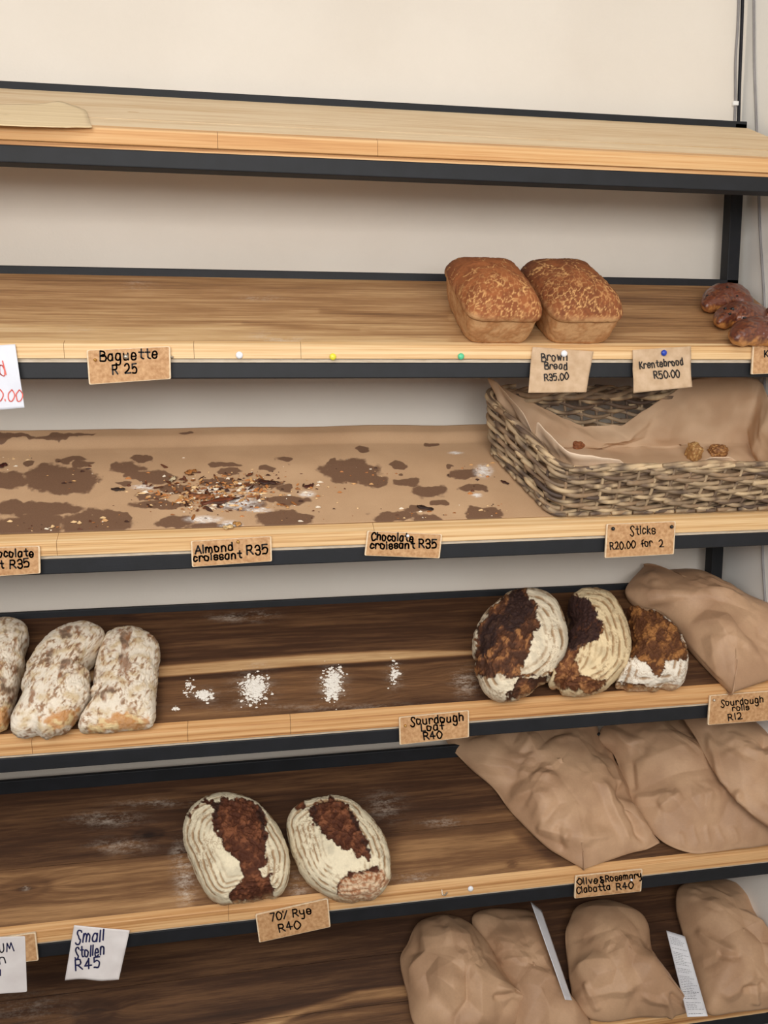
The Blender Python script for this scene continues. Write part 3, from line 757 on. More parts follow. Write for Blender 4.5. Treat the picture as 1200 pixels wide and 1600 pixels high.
def banneton(name, k, ol, H, weq, seed, bare, char, isles, spacing, ringmax, cols, label, group, fold=(.5, 1), patch=None, **kw):
    b = dome(ol, k, H, weq, NA=300, NR=120, **kw); P = b['px']; V = b['V']
    n1 = fbm(V * 45 + seed, 4); n2 = fbm(V * 160 + seed, 4); n3 = fbm(V * 420 + seed, 3)
    fl, br1, br2, br3, ch = [lin(x) for x in cols]
    ring, e = rings(b, spacing, 0, seed)
    rz = sstep(ringmax, ringmax * .55, e) * b['top']
    c = mixc(fl, lin(np.array(cols[0]) * .90), sstep(-.3, .7, n1))
    groove = sstep(.45, .95, ring) * rz * sstep(-.55, .25, n1 + .4 * n2)
    c = mixc(c, lin((150, 114, 76)), .85 * groove)
    wv = worley(np.c_[P / 7.5, np.full(len(P), seed)] + .35 * n2[:, None])
    crkl = sstep(.09, .02, wv[1] - wv[0]) * sstep(.0, .5, fbm(V * 26 + seed * 2, 3))
    c = mixc(c, lin((150, 116, 84)), .7 * crkl)
    s = any_poly(P, bare, 4.5, seed) if bare else np.full(len(P), -99.)
    if isles: s = np.minimum(s, -any_poly(P, isles, 3.0, seed + 2))
    s = np.where(b['top'] | (b['w'] > .012), s, -9)
    m_ = sstep(-.8, .8, s)
    wq = P + 6 * np.stack([fbm(np.c_[P / 20, np.full(len(P), seed + 3)], 3), fbm(np.c_[P / 20, np.full(len(P), seed + 6)], 3)], 1)
    st = fbm(np.c_[(wq @ np.array([[.86, -.5], [.5, .86]])) / np.array([13.0, 22.0]), np.full(len(P), seed)], 5, .6)
    cr = mixc(br1, br2, sstep(-.35, .35, st + .35 * n2)); cr = mixc(cr, br3, sstep(.22, .62, st + .45 * n1 + .3 * n2))
    cr = mixc(cr, br1 * .5, sstep(5, .5, s) * .55)
    hc = any_poly(P, char, 4, seed + 7) if char else np.full(len(P), -99.)
    cr = mixc(cr, ch, .92 * sstep(-2, 2.5, hc) * sstep(-.75, .1, st + .3))
    c = mixc(c, cr, m_)
    if patch:
        pt = any_poly(P, patch, 4, seed + 9); k_ = sstep(-2, 2, pt)
        c = mixc(c, mixc(lin((166, 110, 74)), lin((214, 184, 152)), sstep(-.25, .35, n2 + .4 * n3)), .85 * k_)
    c = mixc(c, mixc(lin((172, 128, 88)), lin((206, 178, 140)), sstep(-.2, .4, n2)), .85 * sstep(.034, .018, b['w'] + .010 * n1) * ~b['top'])
    c = mixc(c, lin((142, 98, 62)), .85 * sstep(.016, .004, b['w']))
    d = .0014 * n1 + .0005 * n2 - .0019 * groove - .0008 * crkl
    d = d + m_ * (-.0022 * sstep(0, 14, s) + .0022 * st + .0013 * n2 + .0008 * n3) + .0012 * np.exp(-((s + 1.5) / 2.2) ** 2)
    return finish(b, name, MAT['crust'], c, d, label, 'bread', group)

SD = [(230, 216, 190), (74, 47, 34), (108, 68, 44), (160, 110, 68), (48, 33, 31)]
RY = [(230, 217, 188), (78, 43, 29), (100, 58, 38), (128, 78, 52), (48, 30, 24)]
G4 = 'sourdough loaves on the fourth shelf'
banneton('sourdough_loaf', 4, [(980, 950), (1000, 949), (1025, 955), (1050, 972), (1067, 995), (1075, 1020), (1075, 1045), (1066, 1068), (1050, 1077), (1020, 1081), (980, 1080), (962, 1072), (968, 1055), (978, 1025), (976, 985)],
         .080, .030, 11.0, [[(985, 940), (1010, 945), (1045, 965), (1066, 990), (1074, 1026), (1062, 1033), (1040, 1032), (1041, 1046), (1030, 1056), (1016, 1048), (1008, 1035), (988, 1028), (970, 1040), (970, 960)], [(965, 1066), (990, 1069), (1030, 1072), (1030, 1084), (960, 1084)]], [], [], 11, 40,
         [(232, 222, 206), (90, 55, 34), (120, 77, 44), (156, 106, 60), (60, 38, 30)], 'rightmost sourdough loaf, brown topped, half under the large paper bag', G4)
banneton('sourdough_loaf', 4, [(895, 928), (912, 918), (940, 919), (961, 931), (977, 960), (986, 990), (987, 1020), (980, 1045), (962, 1065), (940, 1080), (912, 1088), (885, 1087), (866, 1078), (857, 1066), (870, 1040), (884, 1010), (887, 970), (888, 945)],
         .092, .040, 12.0, [[(880, 925), (903, 930), (925, 936), (928, 956), (941, 963), (942, 982), (935, 1002), (906, 1010), (900, 1026), (903, 1050), (924, 1062), (950, 1060), (930, 1086), (870, 1074), (862, 1066), (880, 1010), (882, 960)]],
         [[(880, 930), (926, 935), (928, 955), (942, 962), (941, 985), (934, 1003), (905, 1010), (885, 1018), (880, 980)]], [], 9.5, 60,
         [(226, 204, 164), (96, 58, 37), (124, 78, 48), (162, 112, 70), (50, 34, 34)], 'middle sourdough loaf standing on edge, half pale ringed and half burnt', G4, lift=.004)
banneton('sourdough_loaf', 4, [(742, 1030), (738, 1005), (748, 972), (768, 946), (793, 926), (820, 918), (845, 920), (866, 932), (880, 955), (887, 980), (889, 1010), (882, 1035), (865, 1058), (840, 1075), (815, 1091), (795, 1096), (774, 1095), (755, 1081), (745, 1055)],
         .095, .040, 13.0, [[(742, 1010), (748, 975), (770, 945), (795, 928), (815, 916), (823, 920), (827, 935), (839, 940), (838, 962), (845, 978), (832, 991), (829, 1018), (816, 1035), (812, 1060), (796, 1060), (776, 1055), (760, 1060), (744, 1057)], [(800, 1068), (815, 1052), (838, 1057), (866, 1050), (845, 1075), (815, 1094), (790, 1096)]],
         [[(795, 928), (812, 916), (826, 935), (836, 945), (820, 975), (800, 985), (778, 970)], [(745, 1000), (765, 960), (790, 955), (775, 1000), (752, 1030)]], [[(814, 1056), (835, 1055), (840, 1060), (815, 1062)]], 12, 46,
         SD, 'large sourdough loaf with dark burnt crust, leftmost of the three sourdoughs', G4, lift=.008)
G5 = 'rye loaves on the fifth shelf'
banneton('rye_loaf', 5, [(285, 1292), (295, 1265), (315, 1247), (345, 1237), (380, 1242), (410, 1260), (432, 1285), (447, 1315), (454, 1345), (452, 1370), (445, 1390), (430, 1402), (400, 1408), (370, 1412), (347, 1414), (325, 1401), (310, 1376), (297, 1345), (287, 1315)],
         .092, .040, 21.0, [[(330, 1255), (345, 1247), (380, 1247), (405, 1257), (416, 1280), (418, 1310), (415, 1335), (419, 1355), (425, 1365), (424, 1380), (432, 1390), (428, 1404), (395, 1411), (365, 1411), (358, 1400), (362, 1388), (385, 1372), (375, 1355), (370, 1340), (357, 1332), (345, 1310), (332, 1285)], [(290, 1274), (318, 1248), (334, 1250), (330, 1254), (315, 1256), (296, 1276)]],
         [[(330, 1255), (345, 1248), (336, 1290), (350, 1320), (340, 1310)], [(405, 1257), (418, 1285), (416, 1330), (412, 1300), (400, 1270)]], [[(405, 1357), (424, 1349), (424, 1362), (412, 1371)]], 8.5, 52, RY, 'left rye loaf with a straight dark split down its ringed crust', G5)
banneton('rye_loaf', 5, [(447, 1287), (455, 1266), (475, 1251), (503, 1244), (530, 1242), (555, 1252), (580, 1275), (600, 1302), (609, 1328), (612, 1352), (611, 1371), (602, 1389), (585, 1404), (561, 1410), (536, 1410), (521, 1406), (499, 1395), (478, 1377), (462, 1350), (452, 1318)],
         .090, .040, 22.0, [[(482, 1265), (495, 1252), (515, 1247), (537, 1252), (547, 1265), (557, 1277), (565, 1297), (575, 1315), (580, 1335), (577, 1348), (567, 1341), (560, 1340), (547, 1327), (530, 1322), (515, 1312), (500, 1297), (485, 1280)], [(458, 1262), (474, 1252), (480, 1258), (466, 1264)], [(527, 1398), (532, 1372), (550, 1362), (575, 1360), (590, 1352), (601, 1366), (588, 1375), (560, 1374), (540, 1380)]],
         [[(482, 1265), (495, 1253), (490, 1280), (510, 1305), (495, 1296)], [(545, 1262), (560, 1285), (578, 1330), (562, 1310)]], [], 8.5, 60, RY, 'right rye loaf with a slanting dark split and a cracked lower end', G5, patch=[[(527, 1402), (534, 1376), (556, 1364), (580, 1364), (600, 1360), (606, 1378), (590, 1402), (560, 1410)]])

# --- tin loaves
def tin_loaf(u0, v0, hw, hl, H, seed, cols, label, rot=0.0, slump=.0):
    na, prof = 300, []
    pr = np.array([(0, 1.0), (.25, .985), (.5, .94), (.72, .88), (.87, .80), (.96, .71), (1.01, .63), (1.015, .57), (.99, .53), (.962, .49), (.92, .30), (.87, .13), (.825, .03), (.79, .0), (.4, 0), (0, 0)])
    t = np.r_[0, np.cumsum(np.hypot(np.diff(pr[:, 0]), np.diff(pr[:, 1])))]; tt = np.linspace(0, t[-1], 130)
    rho = np.interp(tt, t, pr[:, 0]); hh = np.interp(tt, t, pr[:, 1])
    ker = np.array([1, 2, 3, 2, 1]) / 9.
    rho[2:-2] = np.convolve(rho, ker, 'valid'); hh[2:-2] = np.convolve(hh, ker, 'valid'); rho[0] = rho[-1] = 0
    th = np.linspace(0, 2 * math.pi, na, endpoint=False)
    ex = 2 / 6.5; thd = np.linspace(0, 2 * math.pi, 6000, endpoint=False); sq = np.stack([np.sign(np.cos(thd)) * np.abs(np.cos(thd)) ** ex * hw, np.sign(np.sin(thd)) * np.abs(np.sin(thd)) ** ex * hl], 1); sq = resample(sq, na); fx, fy = sq[:, 0] / hw, sq[:, 1] / hl
    R, T = np.meshgrid(rho, np.arange(na), indexing='ij'); Hh = np.repeat(hh[:, None], na, 1)
    x = R * fx[T] * hw; y = R * fy[T] * hl
    w = Hh * H * (1 + .05 * np.sin(1.5 + y / hl * 1.2)) + slump * y * Hh
    w = w - .012 * np.clip(np.abs(y) / hl - .55, 0, 1) ** 1.5 * (Hh > .5)
    c_, s_ = math.cos(rot), math.sin(rot)
    uv = np.stack([u0 + c_ * x.ravel() - s_ * y.ravel(), v0 + s_ * x.ravel() + c_ * y.ravel()], 1); w = w.ravel()
    V = S(2, uv, w); N = grid_normals(V, len(tt), na); N *= np.sign((N[:na * 40] @ frame(2)[2]).mean())
    b = dict(V=V, N=N, w=w, nr=len(tt), na=na, k=2)
    hrel = Hh.ravel()
    n1 = fbm(V * 40 + seed, 4); n2 = fbm(V * 180 + seed, 4); n0 = fbm(V * 16 + seed, 3)
    q = np.c_[x.ravel() * 125, y.ravel() * 75, w * 90] + .35 * n1[:, None] + seed
    f1, f2 = worley(q); line = sstep(.10, .02, f2 - f1)
    q2 = np.c_[x.ravel() * 46, y.ravel() * 40, w * 30] + .6 * n1[:, None] + seed * 2; g1, g2 = worley(q2); line2 = sstep(.07, .01, g2 - g1) * sstep(.0, .3, n1)
    front = sstep(.05, -.6, y.ravel() / hl + .25 * n0)
    a = np.clip(line * (front * (.5 + .5 * sstep(-.2, .3, n1)) + .05) + line2 * (1 - front * .6), 0, 1) * sstep(.54, .66, hrel)
    topc = mixc(lin(cols[0]), lin(cols[1]), sstep(-.5, .5, n1 + .5 * n2)); topc = mixc(topc, lin(cols[2]), .7 * sstep(.0, .9, y.ravel() / hl + .3 * n0))
    side = mixc(lin((200, 154, 108)), lin((178, 126, 82)), sstep(-.4, .5, n1 + .5 * n2))
    c = mixc(side, topc, sstep(.50, .66, hrel + .07 * n1))
    c = mixc(c, lin((222, 172, 112)), .85 * a)
    c = mixc(c, lin((140, 84, 48)), .6 * np.exp(-((hrel - .515) / .018) ** 2) * sstep(.3, -.1, n0 + .1))
    d = .0012 * n1 + .0006 * n2 - .0006 * a + .0010 * n0
    return finish(b, 'tin_loaf', MAT['crust'], c, d, label, 'bread', 'crackle topped brown tin loaves on the second shelf')
tin_loaf(.5130, .0870, .0620, .1000, .092, 5.0, [(142, 84, 50), (118, 68, 42), (78, 46, 32)], 'right brown tin loaf with fine pale crackle near its front', rot=.02)
tin_loaf(.3790, .0860, .0620, .0990, .092, 2.0, [(156, 94, 56), (134, 78, 47), (104, 62, 40)], 'left brown tin loaf with smoother top and coarse pale cracks', rot=.0)

# --- currant buns
def bun(ol, H, weq, seed, currants, label, lift=0.0, tilt=(0, 0)):
    b = dome(ol, 2, H, weq, NA=150, NR=64, ex=2.2, base=.7, lift=lift, tilt=tilt, fit=2); V = b['V']
    n1 = fbm(V * 60 + seed, 4); n2 = fbm(V * 220 + seed, 3)
    c = mixc(lin((104, 54, 36)), lin((76, 40, 32)), sstep(-.4, .5, n1)); hrel = (b['w'] - lift) / H
    c = mixc(c, lin((200, 138, 76)), sstep(.50, .20, hrel + .25 * n1)); c = mixc(c, lin((150, 86, 48)), .5 * sstep(.2, .6, n2 + n1))
    o, Vf = finish(b, 'currant_bun', MAT['glossy_crust'], c, .0016 * n1 + .0004 * n2, label, 'bun', 'dark glazed currant buns at the right end of the second shelf')
    for i, (px, py, r_) in enumerate(currants):
        j = np.argmin(((b['px'] - np.array([px, py])) ** 2).sum(1) + 1e5 * (~b['top']))
        th = np.linspace(0, math.pi, 7); ph = np.linspace(0, 2 * math.pi, 10, endpoint=False)
        rr = r_ * (1 + .15 * np.sin(3 * ph + i))
        SV = np.array([Vf[j] + np.array([math.sin(t) * math.cos(p) * q_, math.sin(t) * math.sin(p) * q_, math.cos(t) * r_ * .8]) for t in th for p, q_ in zip(ph, rr)])
        mesh('currant', SV, grid_faces(7, 10, True), MAT['pin_black'], o, True)
bun([(1095, 475), (1098, 462), (1110, 450), (1133, 444), (1155, 447), (1168, 455), (1175, 468), (1174, 478), (1150, 482), (1120, 486), (1102, 483)], .034, .013, 1.0, [(1136, 449, .0026), (1105, 463, .0024), (1152, 462, .0022)], 'rearmost currant bun, smooth and shiny, nearest the tin loaves', lift=.002)
bun([(1115, 500), (1117, 489), (1130, 480), (1150, 474), (1175, 475), (1190, 482), (1197, 492), (1190, 505), (1165, 512), (1140, 509), (1122, 509)], .034, .013, 2.0, [(1144, 483, .0042), (1133, 483, .003), (1157, 476, .004), (1140, 491, .0028), (1164, 497, .003)], 'split currant bun with exposed raisins, between the rear and front buns', lift=.003)
bun([(1193, 498), (1198, 484), (1215, 474), (1240, 474), (1258, 484), (1262, 496), (1245, 506), (1215, 508)], .034, .013, 4.0, [(1210, 484, .003)], 'currant bun mostly cut off at the right edge of the photo')
bun([(1138, 525), (1142, 512), (1160, 501), (1185, 497), (1215, 500), (1232, 512), (1235, 528), (1215, 537), (1180, 538), (1150, 536)], .036, .014, 3.0, [(1165, 504, .0026)], 'front currant bun, purplish and dull, above the cropped card', lift=.004)

# ------------------------------------------------------------------ paper bags
KR = lin((186, 150, 118)); KR2 = lin((170, 134, 104))
def bag(ol, k, H, weq, seed, label, group, creases=(), lift=0.0, tilt=(0, 0), amp=1.0, NA=280, NR=100, mat='kraft', fit=6):
    b = dome(ol, k, H, weq, NA=NA, NR=NR, lift=lift, tilt=tilt, pillow=True, base=.9, fit=fit); V = b['V']; uv = b['uv']; P = b['px']
    ra = seed * 1.3; wq = uv @ np.array([[math.cos(ra), -math.sin(ra)], [math.sin(ra), math.cos(ra)]]) + .004 * np.stack([fbm(np.c_[uv * 16, np.full(len(uv), seed)], 2), fbm(np.c_[uv * 16, np.full(len(uv), seed + 5)], 2)], 1)
    rim = sstep(1.0, .80, b['rho'])
    d = amp * (.0130 * facet(wq * np.array([11, 15]), seed) + .0180 * facet(wq * np.array([30, 21]), seed + 1) * sstep(-.2, .5, perlin(np.c_[uv * 9, np.full(len(uv), seed)])) + .0040 * facet(wq * np.array([75, 55]), seed + 2) * sstep(-.1, .5, perlin(np.c_[uv * 13, np.full(len(uv), seed + 4.)])))
    d *= .25 + .75 * rim
    for (x0, y0, x1, y1, wd, h) in creases:
        a = np.array([x0, y0], float); e = np.array([x1 - x0, y1 - y0], float); L = np.hypot(*e); e /= L
        s = (P - a) @ e; r_ = (P - a) @ np.array([-e[1], e[0]]) + 3.0 * perlin(np.c_[P / 22, np.full(len(P), seed)])
        d += h * np.clip(1 - np.abs(r_) / wd, 0, 1) * sstep(-.05, .15, s / L) * sstep(1.05, .85, s / L)
    c = mixc(KR, KR2, sstep(-.5, .5, fbm(V * 14 + seed, 3))) * (1 + .05 * fbm(V * 260 + seed, 2))[:, None]
    return finish(b, 'paper_bag', MAT[mat], c, d * b['top'], label, 'paper bag', group)
g_roll = None
bag([(1007, 882), (1007, 882), (1030, 889), (1062, 890), (1090, 900), (1112, 910), (1147, 927), (1200, 957), (1240, 985), (1265, 1020), (1250, 1050), (1200, 1064), (1146, 1083), (1146, 1083), (1115, 1052), (1090, 1025), (1075, 1007), (1055, 977), (1030, 955), (1000, 947), (978, 927), (982, 910)],
    4, .085, .018, 3, 'large brown paper bag sloping over the rightmost sourdough loaf', None, [(1112, 990, 1122, 1062, 16, .004), (1135, 985, 1165, 1010, 14, -.003), (990, 925, 1090, 935, 20, .003)], amp=.6, fit=3)
gA = 'brown paper bags on the fifth shelf'
bag([(695, 1150), (730, 1195), (770, 1230), (800, 1270), (850, 1320), (880, 1340), (912, 1358), (912, 1358), (955, 1343), (985, 1333), (1010, 1327), (1030, 1317), (1030, 1317), (1018, 1300), (995, 1268), (980, 1225), (962, 1190), (942, 1160), (915, 1118), (820, 1108), (720, 1118)],
    5, .078, .009, 4, 'leftmost brown paper bag on the fifth shelf, pointed end over the ciabatta card', gA, [(840, 1290, 890, 1310, 14, .010), (870, 1290, 880, 1330, 9, -.006), (948, 1170, 968, 1235, 9, .009), (962, 1225, 1006, 1318, 9, -.012), (940, 1220, 985, 1318, 9, .008), (730, 1190, 880, 1215, 14, .005)], amp=.8)
bag([(935, 1150), (960, 1180), (975, 1225), (985, 1250), (1010, 1290), (1040, 1318), (1080, 1333), (1110, 1332), (1150, 1327), (1190, 1322), (1225, 1310), (1230, 1280), (1190, 1210), (1140, 1130), (1080, 1105), (980, 1110)],
    5, .082, .010, 5, 'middle brown paper bag on the fifth shelf, pleated along its lower edge', gA, [(985, 1190, 990, 1235, 9, -.006), (990, 1250, 1050, 1240, 12, .007), (1030, 1262, 1065, 1240, 14, .008), (1065, 1300, 1070, 1325, 4, .003), (1085, 1290, 1092, 1322, 4, .003), (1105, 1288, 1112, 1322, 4, .003), (1125, 1290, 1132, 1320, 4, .003), (1145, 1292, 1152, 1318, 4, .003)], lift=.006, amp=.8)
bag([(1065, 1125), (1085, 1165), (1108, 1215), (1138, 1258), (1170, 1288), (1200, 1306), (1240, 1322), (1300, 1320), (1335, 1280), (1330, 1200), (1270, 1120), (1180, 1095), (1090, 1098)],
    5, .085, .012, 6, 'rightmost brown paper bag on the fifth shelf, lying over its neighbour', gA, [(1105, 1145, 1135, 1250, 9, .007), (1150, 1235, 1165, 1285, 10, .009), (1100, 1140, 1180, 1190, 10, -.005)], lift=.042, tilt=(-.25, 0), amp=.8)
gB = 'brown paper bags on the lowest shelf'
bag([(738, 1432), (760, 1420), (795, 1419), (832, 1424), (845, 1450), (862, 1495), (880, 1540), (897, 1568), (897, 1568), (922, 1598), (905, 1630), (840, 1640), (790, 1590), (770, 1510), (745, 1465)],
    6, .072, .014, 8, 'brown paper bag squeezed between two others, a white slip at its right side', gB, [(780, 1500, 830, 1495, 12, .005)], amp=.7)
bag([(625, 1500), (637, 1473), (650, 1445), (672, 1434), (697, 1430), (731, 1440), (760, 1470), (785, 1510), (810, 1548), (834, 1566), (834, 1566), (822, 1588), (800, 1606), (745, 1625), (690, 1625), (648, 1602), (636, 1550)],
    6, .090, .018, 7, 'leftmost brown paper bag on the lowest shelf, one corner sticking out', gB, [(780, 1540, 834, 1567, 10, .008), (770, 1560, 815, 1550, 8, -.006), (650, 1470, 740, 1460, 16, .004)], amp=.7, lift=.006)
bag([(1062, 1385), (1098, 1377), (1130, 1373), (1162, 1376), (1182, 1410), (1200, 1450), (1222, 1500), (1240, 1545), (1235, 1572), (1195, 1577), (1150, 1582), (1110, 1586), (1095, 1560), (1078, 1510), (1066, 1455), (1056, 1415)],
    6, .090, .018, 10, 'brown paper bag at the right end of the lowest shelf, beside the printed slip', gB, [(1085, 1455, 1150, 1490, 12, .007), (1120, 1490, 1160, 1497, 9, -.005), (1130, 1560, 1180, 1520, 12, .006), (1155, 1545, 1195, 1535, 9, -.006), (1180, 1530, 1180, 1570, 9, .008)], amp=.7, lift=.004)
bag([(883, 1462), (890, 1438), (904, 1415), (940, 1405), (980, 1418), (1008, 1443), (1020, 1488), (1045, 1527), (1074, 1572), (1074, 1572), (1074, 1572), (1070, 1584), (1040, 1590), (1000, 1590), (950, 1597), (918, 1590), (897, 1568), (889, 1520)],
    6, .094, .018, 9, 'plump brown paper bag on the lowest shelf between the two white slips', gB, [(915, 1535, 935, 1580, 8, .006), (900, 1560, 990, 1545, 12, .005), (1035, 1550, 1050, 1590, 7, .008), (1045, 1550, 1075, 1575, 7, -.006), (1000, 1555, 1040, 1565, 9, .005)], amp=.7, lift=.008)

# ------------------------------------------------------------------ wicker basket on the third shelf
def quad_loop(c, n, rad):
    """closed loop through four corners (u, v, w) with rounded corners"""
    c = np.asarray(c, float); out = []
    for i in range(4):
        p, a, b = c[i], c[i - 1], c[(i + 1) % 4]
        da = (a - p) / np.linalg.norm(a - p); db = (b - p) / np.linalg.norm(b - p)
        s, e = p + da * rad, p + db * rad
        for t in np.linspace(0, 1, 9): out.append((1 - t) ** 2 * s + 2 * t * (1 - t) * p + t * t * e)
        nx = c[(i + 1) % 4] + (p - c[(i + 1) % 4]) / np.linalg.norm(p - c[(i + 1) % 4]) * rad
        for t in np.linspace(0, 1, 12)[1:-1]: out.append(e + (nx - e) * t)
    return resample(np.array(out), n)
NP = 720
B0 = [(.481, .0215, .005), (.905, .0215, .005), (.952, .209, .005), (.424, .209, .005)]
B1 = [(.484, .040, .092), (.915, .040, .092), (.964, .264, .106), (.404, .262, .106)]
LB = quad_loop(B0, NP, .020); LR = quad_loop(B1, NP, .028)
bc = (LB.mean(0) + LR.mean(0)) / 2
def bpos(s, h):
    """point of the basket wall at perimeter fraction s and height fraction h, with its outward direction"""
    x = (np.asarray(s) % 1) * NP; idx = np.arange(NP + 1)
    f = lambda Lp: np.stack([np.interp(x, idx, np.r_[Lp[:, j], Lp[0, j]]) for j in range(3)], 1)
    a, b_ = f(LB), f(LR); p = a + (b_ - a) * np.asarray(h)[:, None] if np.ndim(h) else a + (b_ - a) * h
    d2 = f(np.roll(LB, -4, 0)) - f(np.roll(LB, 4, 0)); n_ = np.stack([d2[:, 1], -d2[:, 0], 0 * d2[:, 0]], 1); n_ /= np.linalg.norm(n_, axis=1)[:, None]
    bulge = .006 * np.sin(math.pi * np.clip(h, 0, 1)) * np.ones(len(x))
    return p + n_ * bulge[:, None], n_
def to_world(q): return S(3, q[:, :2], q[:, 2])
RODS = lin(np.array([(140, 118, 94), (170, 146, 116), (106, 86, 70), (198, 172, 136), (86, 70, 60), (152, 124, 96)]))
rs = np.random.RandomState(3)
basket = empty('wicker_basket', S(3, [(.70, .12)], .004)[0], 'rectangular grey brown wicker basket lined with paper at the right of the third shelf', 'basket')
NS = 45
def rod_col(n):
    c0, c1 = RODS[rs.randint(6)], RODS[rs.randint(6)]; t = np.abs(np.sin(np.linspace(0, 9 + 8 * rs.rand(), n) + rs.rand() * 6))
    return mixc(c0, c1, t) * (.9 + .2 * rs.rand(n))[:, None]
g = Geo()
NROW = 11
for r_ in range(NROW):
    h0 = .06 + .80 * r_ / (NROW - 1)
    start = rs.rand(); segs = 9                              # each row is made of willow rods laid end over end
    for q_ in range(segs):
        s = start + np.linspace(q_ / segs, (q_ + 1.12) / segs, NS * 7 // segs)
        ph = s * NS * 2 * math.pi / 3 + r_ * 2 * math.pi / 3
        hh = h0 + .010 * np.sin(s * 60 + r_) + .026 * (np.linspace(0, 1, len(s)) - .5) + .022 * np.sin(ph + 1.1)
        p, n_ = bpos(s, hh)
        p = p + n_ * (.0058 * np.sin(ph + .5 * np.sin(ph)) + .0008 * rs.normal())[:, None]
        rad = (.0040 + .0008 * rs.rand()) * (1 - .25 * np.linspace(0, 1, len(s)))
        g.tube(to_world(p), rad, 7, 0, rod_col(len(s)))
g.build('woven_wall', MAT['wicker'], basket, True, True)
g = Geo()
for i in range(NS // 1):
    s = np.full(9, (i + .0) / NS); h = np.linspace(-.02, .96, 9); p, n_ = bpos(s, h)
    g.tube(to_world(p), .0028, 6, 0, rod_col(9))
g.build('stakes', MAT['wicker'], basket, True, True)
g = Geo()
for q_ in range(44):                                         # braided rim of slanting rods
    s0 = q_ / 44; s = s0 + np.linspace(0, .118, 34); t = np.linspace(0, 1, 34)
    ang = 2 * math.pi * (t * 1.0) + .3 * rs.normal()
    p, n_ = bpos(s, .93 + .055 * np.sin(ang + 1.2) + .02 * rs.normal())
    p = p + n_ * (.0075 * np.cos(ang))[:, None]
    g.tube(to_world(p), (.0050 + .0008 * rs.rand()) * (1 - .45 * np.abs(2 * t - 1) ** 3), 7, 0, rod_col(34) * 1.08)
g.build('rim', MAT['wicker'], basket, True, True)
g = Geo()
for q_ in range(34):
    s0 = q_ / 34; s = s0 + np.linspace(0, .085, 26); t = np.linspace(0, 1, 26)
    p, n_ = bpos(s, .02 + .03 * np.sin(2 * math.pi * t + 1))
    p = p + n_ * (.003 + .004 * np.cos(2 * math.pi * t))[:, None]
    p[:, 2] = np.maximum(p[:, 2], .0042)
    g.tube(to_world(p), .0036, 7, 0, rod_col(26))
g.build('foot_border', MAT['wicker'], basket, True, True)
g = Geo()
for i in range(34):
    f = (i + .5) / 34; a = np.array(B0[0]) * (1 - f) + np.array(B0[3]) * f; b_ = np.array(B0[1]) * (1 - f) + np.array(B0[2]) * f
    t = np.linspace(0, 1, 60)[:, None]; p = a + (b_ - a) * t; p[:, 2] = .0062 + .0018 * np.sin(t[:, 0] * 60 + i * math.pi)
    g.tube(to_world(p), .0028, 6, 0, rod_col(60))
g.build('woven_base', MAT['wicker'], basket, True, True)

# paper liner: floor and walls of a sheet pressed into the basket, its edge climbing unevenly
def liner(name, keys, seed, label, s_lo=0.0, s_hi=1.0, off=.0095, wrap=True, floor_w=.0115):
    ns, nt = 300, 70
    s = np.linspace(s_lo, s_hi, ns, endpoint=not wrap)
    ks, kh, kf = np.array([k_[0] for k_ in keys]), np.array([k_[1] for k_ in keys]), np.array([k_[2] for k_ in keys])
    hmax = np.interp(s, ks, kh) + .02 * perlin(np.c_[s * 70, s * 0, s * 0 + seed]); flop = np.interp(s, ks, kf)
    t = np.linspace(0, 1, nt); rows = []
    ctr = np.array([.70, .12, floor_w])
    for t_ in t:
        if t_ < .45:
            p, n_ = bpos(s, 0.06); e = p - n_ * (off + .004); e[:, 2] = floor_w
            f = (t_ / .45) ** .9; q = ctr + (e - ctr) * f
        else:
            f = (t_ - .45) / .55; h = .06 + (hmax - .06) * f
            p, n_ = bpos(s, np.minimum(h, 1.3)); q = p - n_ * off
            q[:, 2] = np.maximum(q[:, 2], floor_w)
            k_ = flop * sstep(.86, 1.15, h)                       # where the edge tips outward over the rim
            q = q + n_ * (k_ * .012)[:, None]
        rows.append(q)
    Q = np.vstack(rows); rel = np.repeat(t, ns)
    inward = ctr - Q; inward[:, 2] = 0; inward /= np.linalg.norm(inward, axis=1)[:, None] + 1e-6
    cr = (.5 + .5 * facet(np.c_[np.tile(s, nt) * 17, rel * 3.2], seed)) * sstep(.4, .60, rel) * .030 + .003 * (.5 + .5 * facet(np.c_[np.tile(s, nt) * 60, rel * 12], seed + 1)) * sstep(.3, .5, rel)
    Q += inward * (cr * sstep(1.02, .8, rel * 1.0))[:, None]
    Q[:, 2] += .0045 * (.5 + .5 * facet(Q[:, :2] * 18, seed + 2)) * (rel < .47)
    V = to_world(Q)
    c = mixc(lin((206, 174, 142)), lin((188, 154, 122)), sstep(-.5, .5, fbm(V * 12 + seed, 3)))
    edge = sstep(.93, .99, rel) * np.tile(sstep(.2, .6, flop), nt)
    c = mixc(c, lin((238, 216, 192)), .8 * np.maximum(edge, np.tile(flop, nt) * sstep(.80, .9, rel)))
    o = mesh(name, V, grid_faces(nt, ns, wrap), MAT['liner'], None, True, c)
    o.modifiers.new('thickness', 'SOLIDIFY').thickness = .0004
    tag(o, label, 'paper')
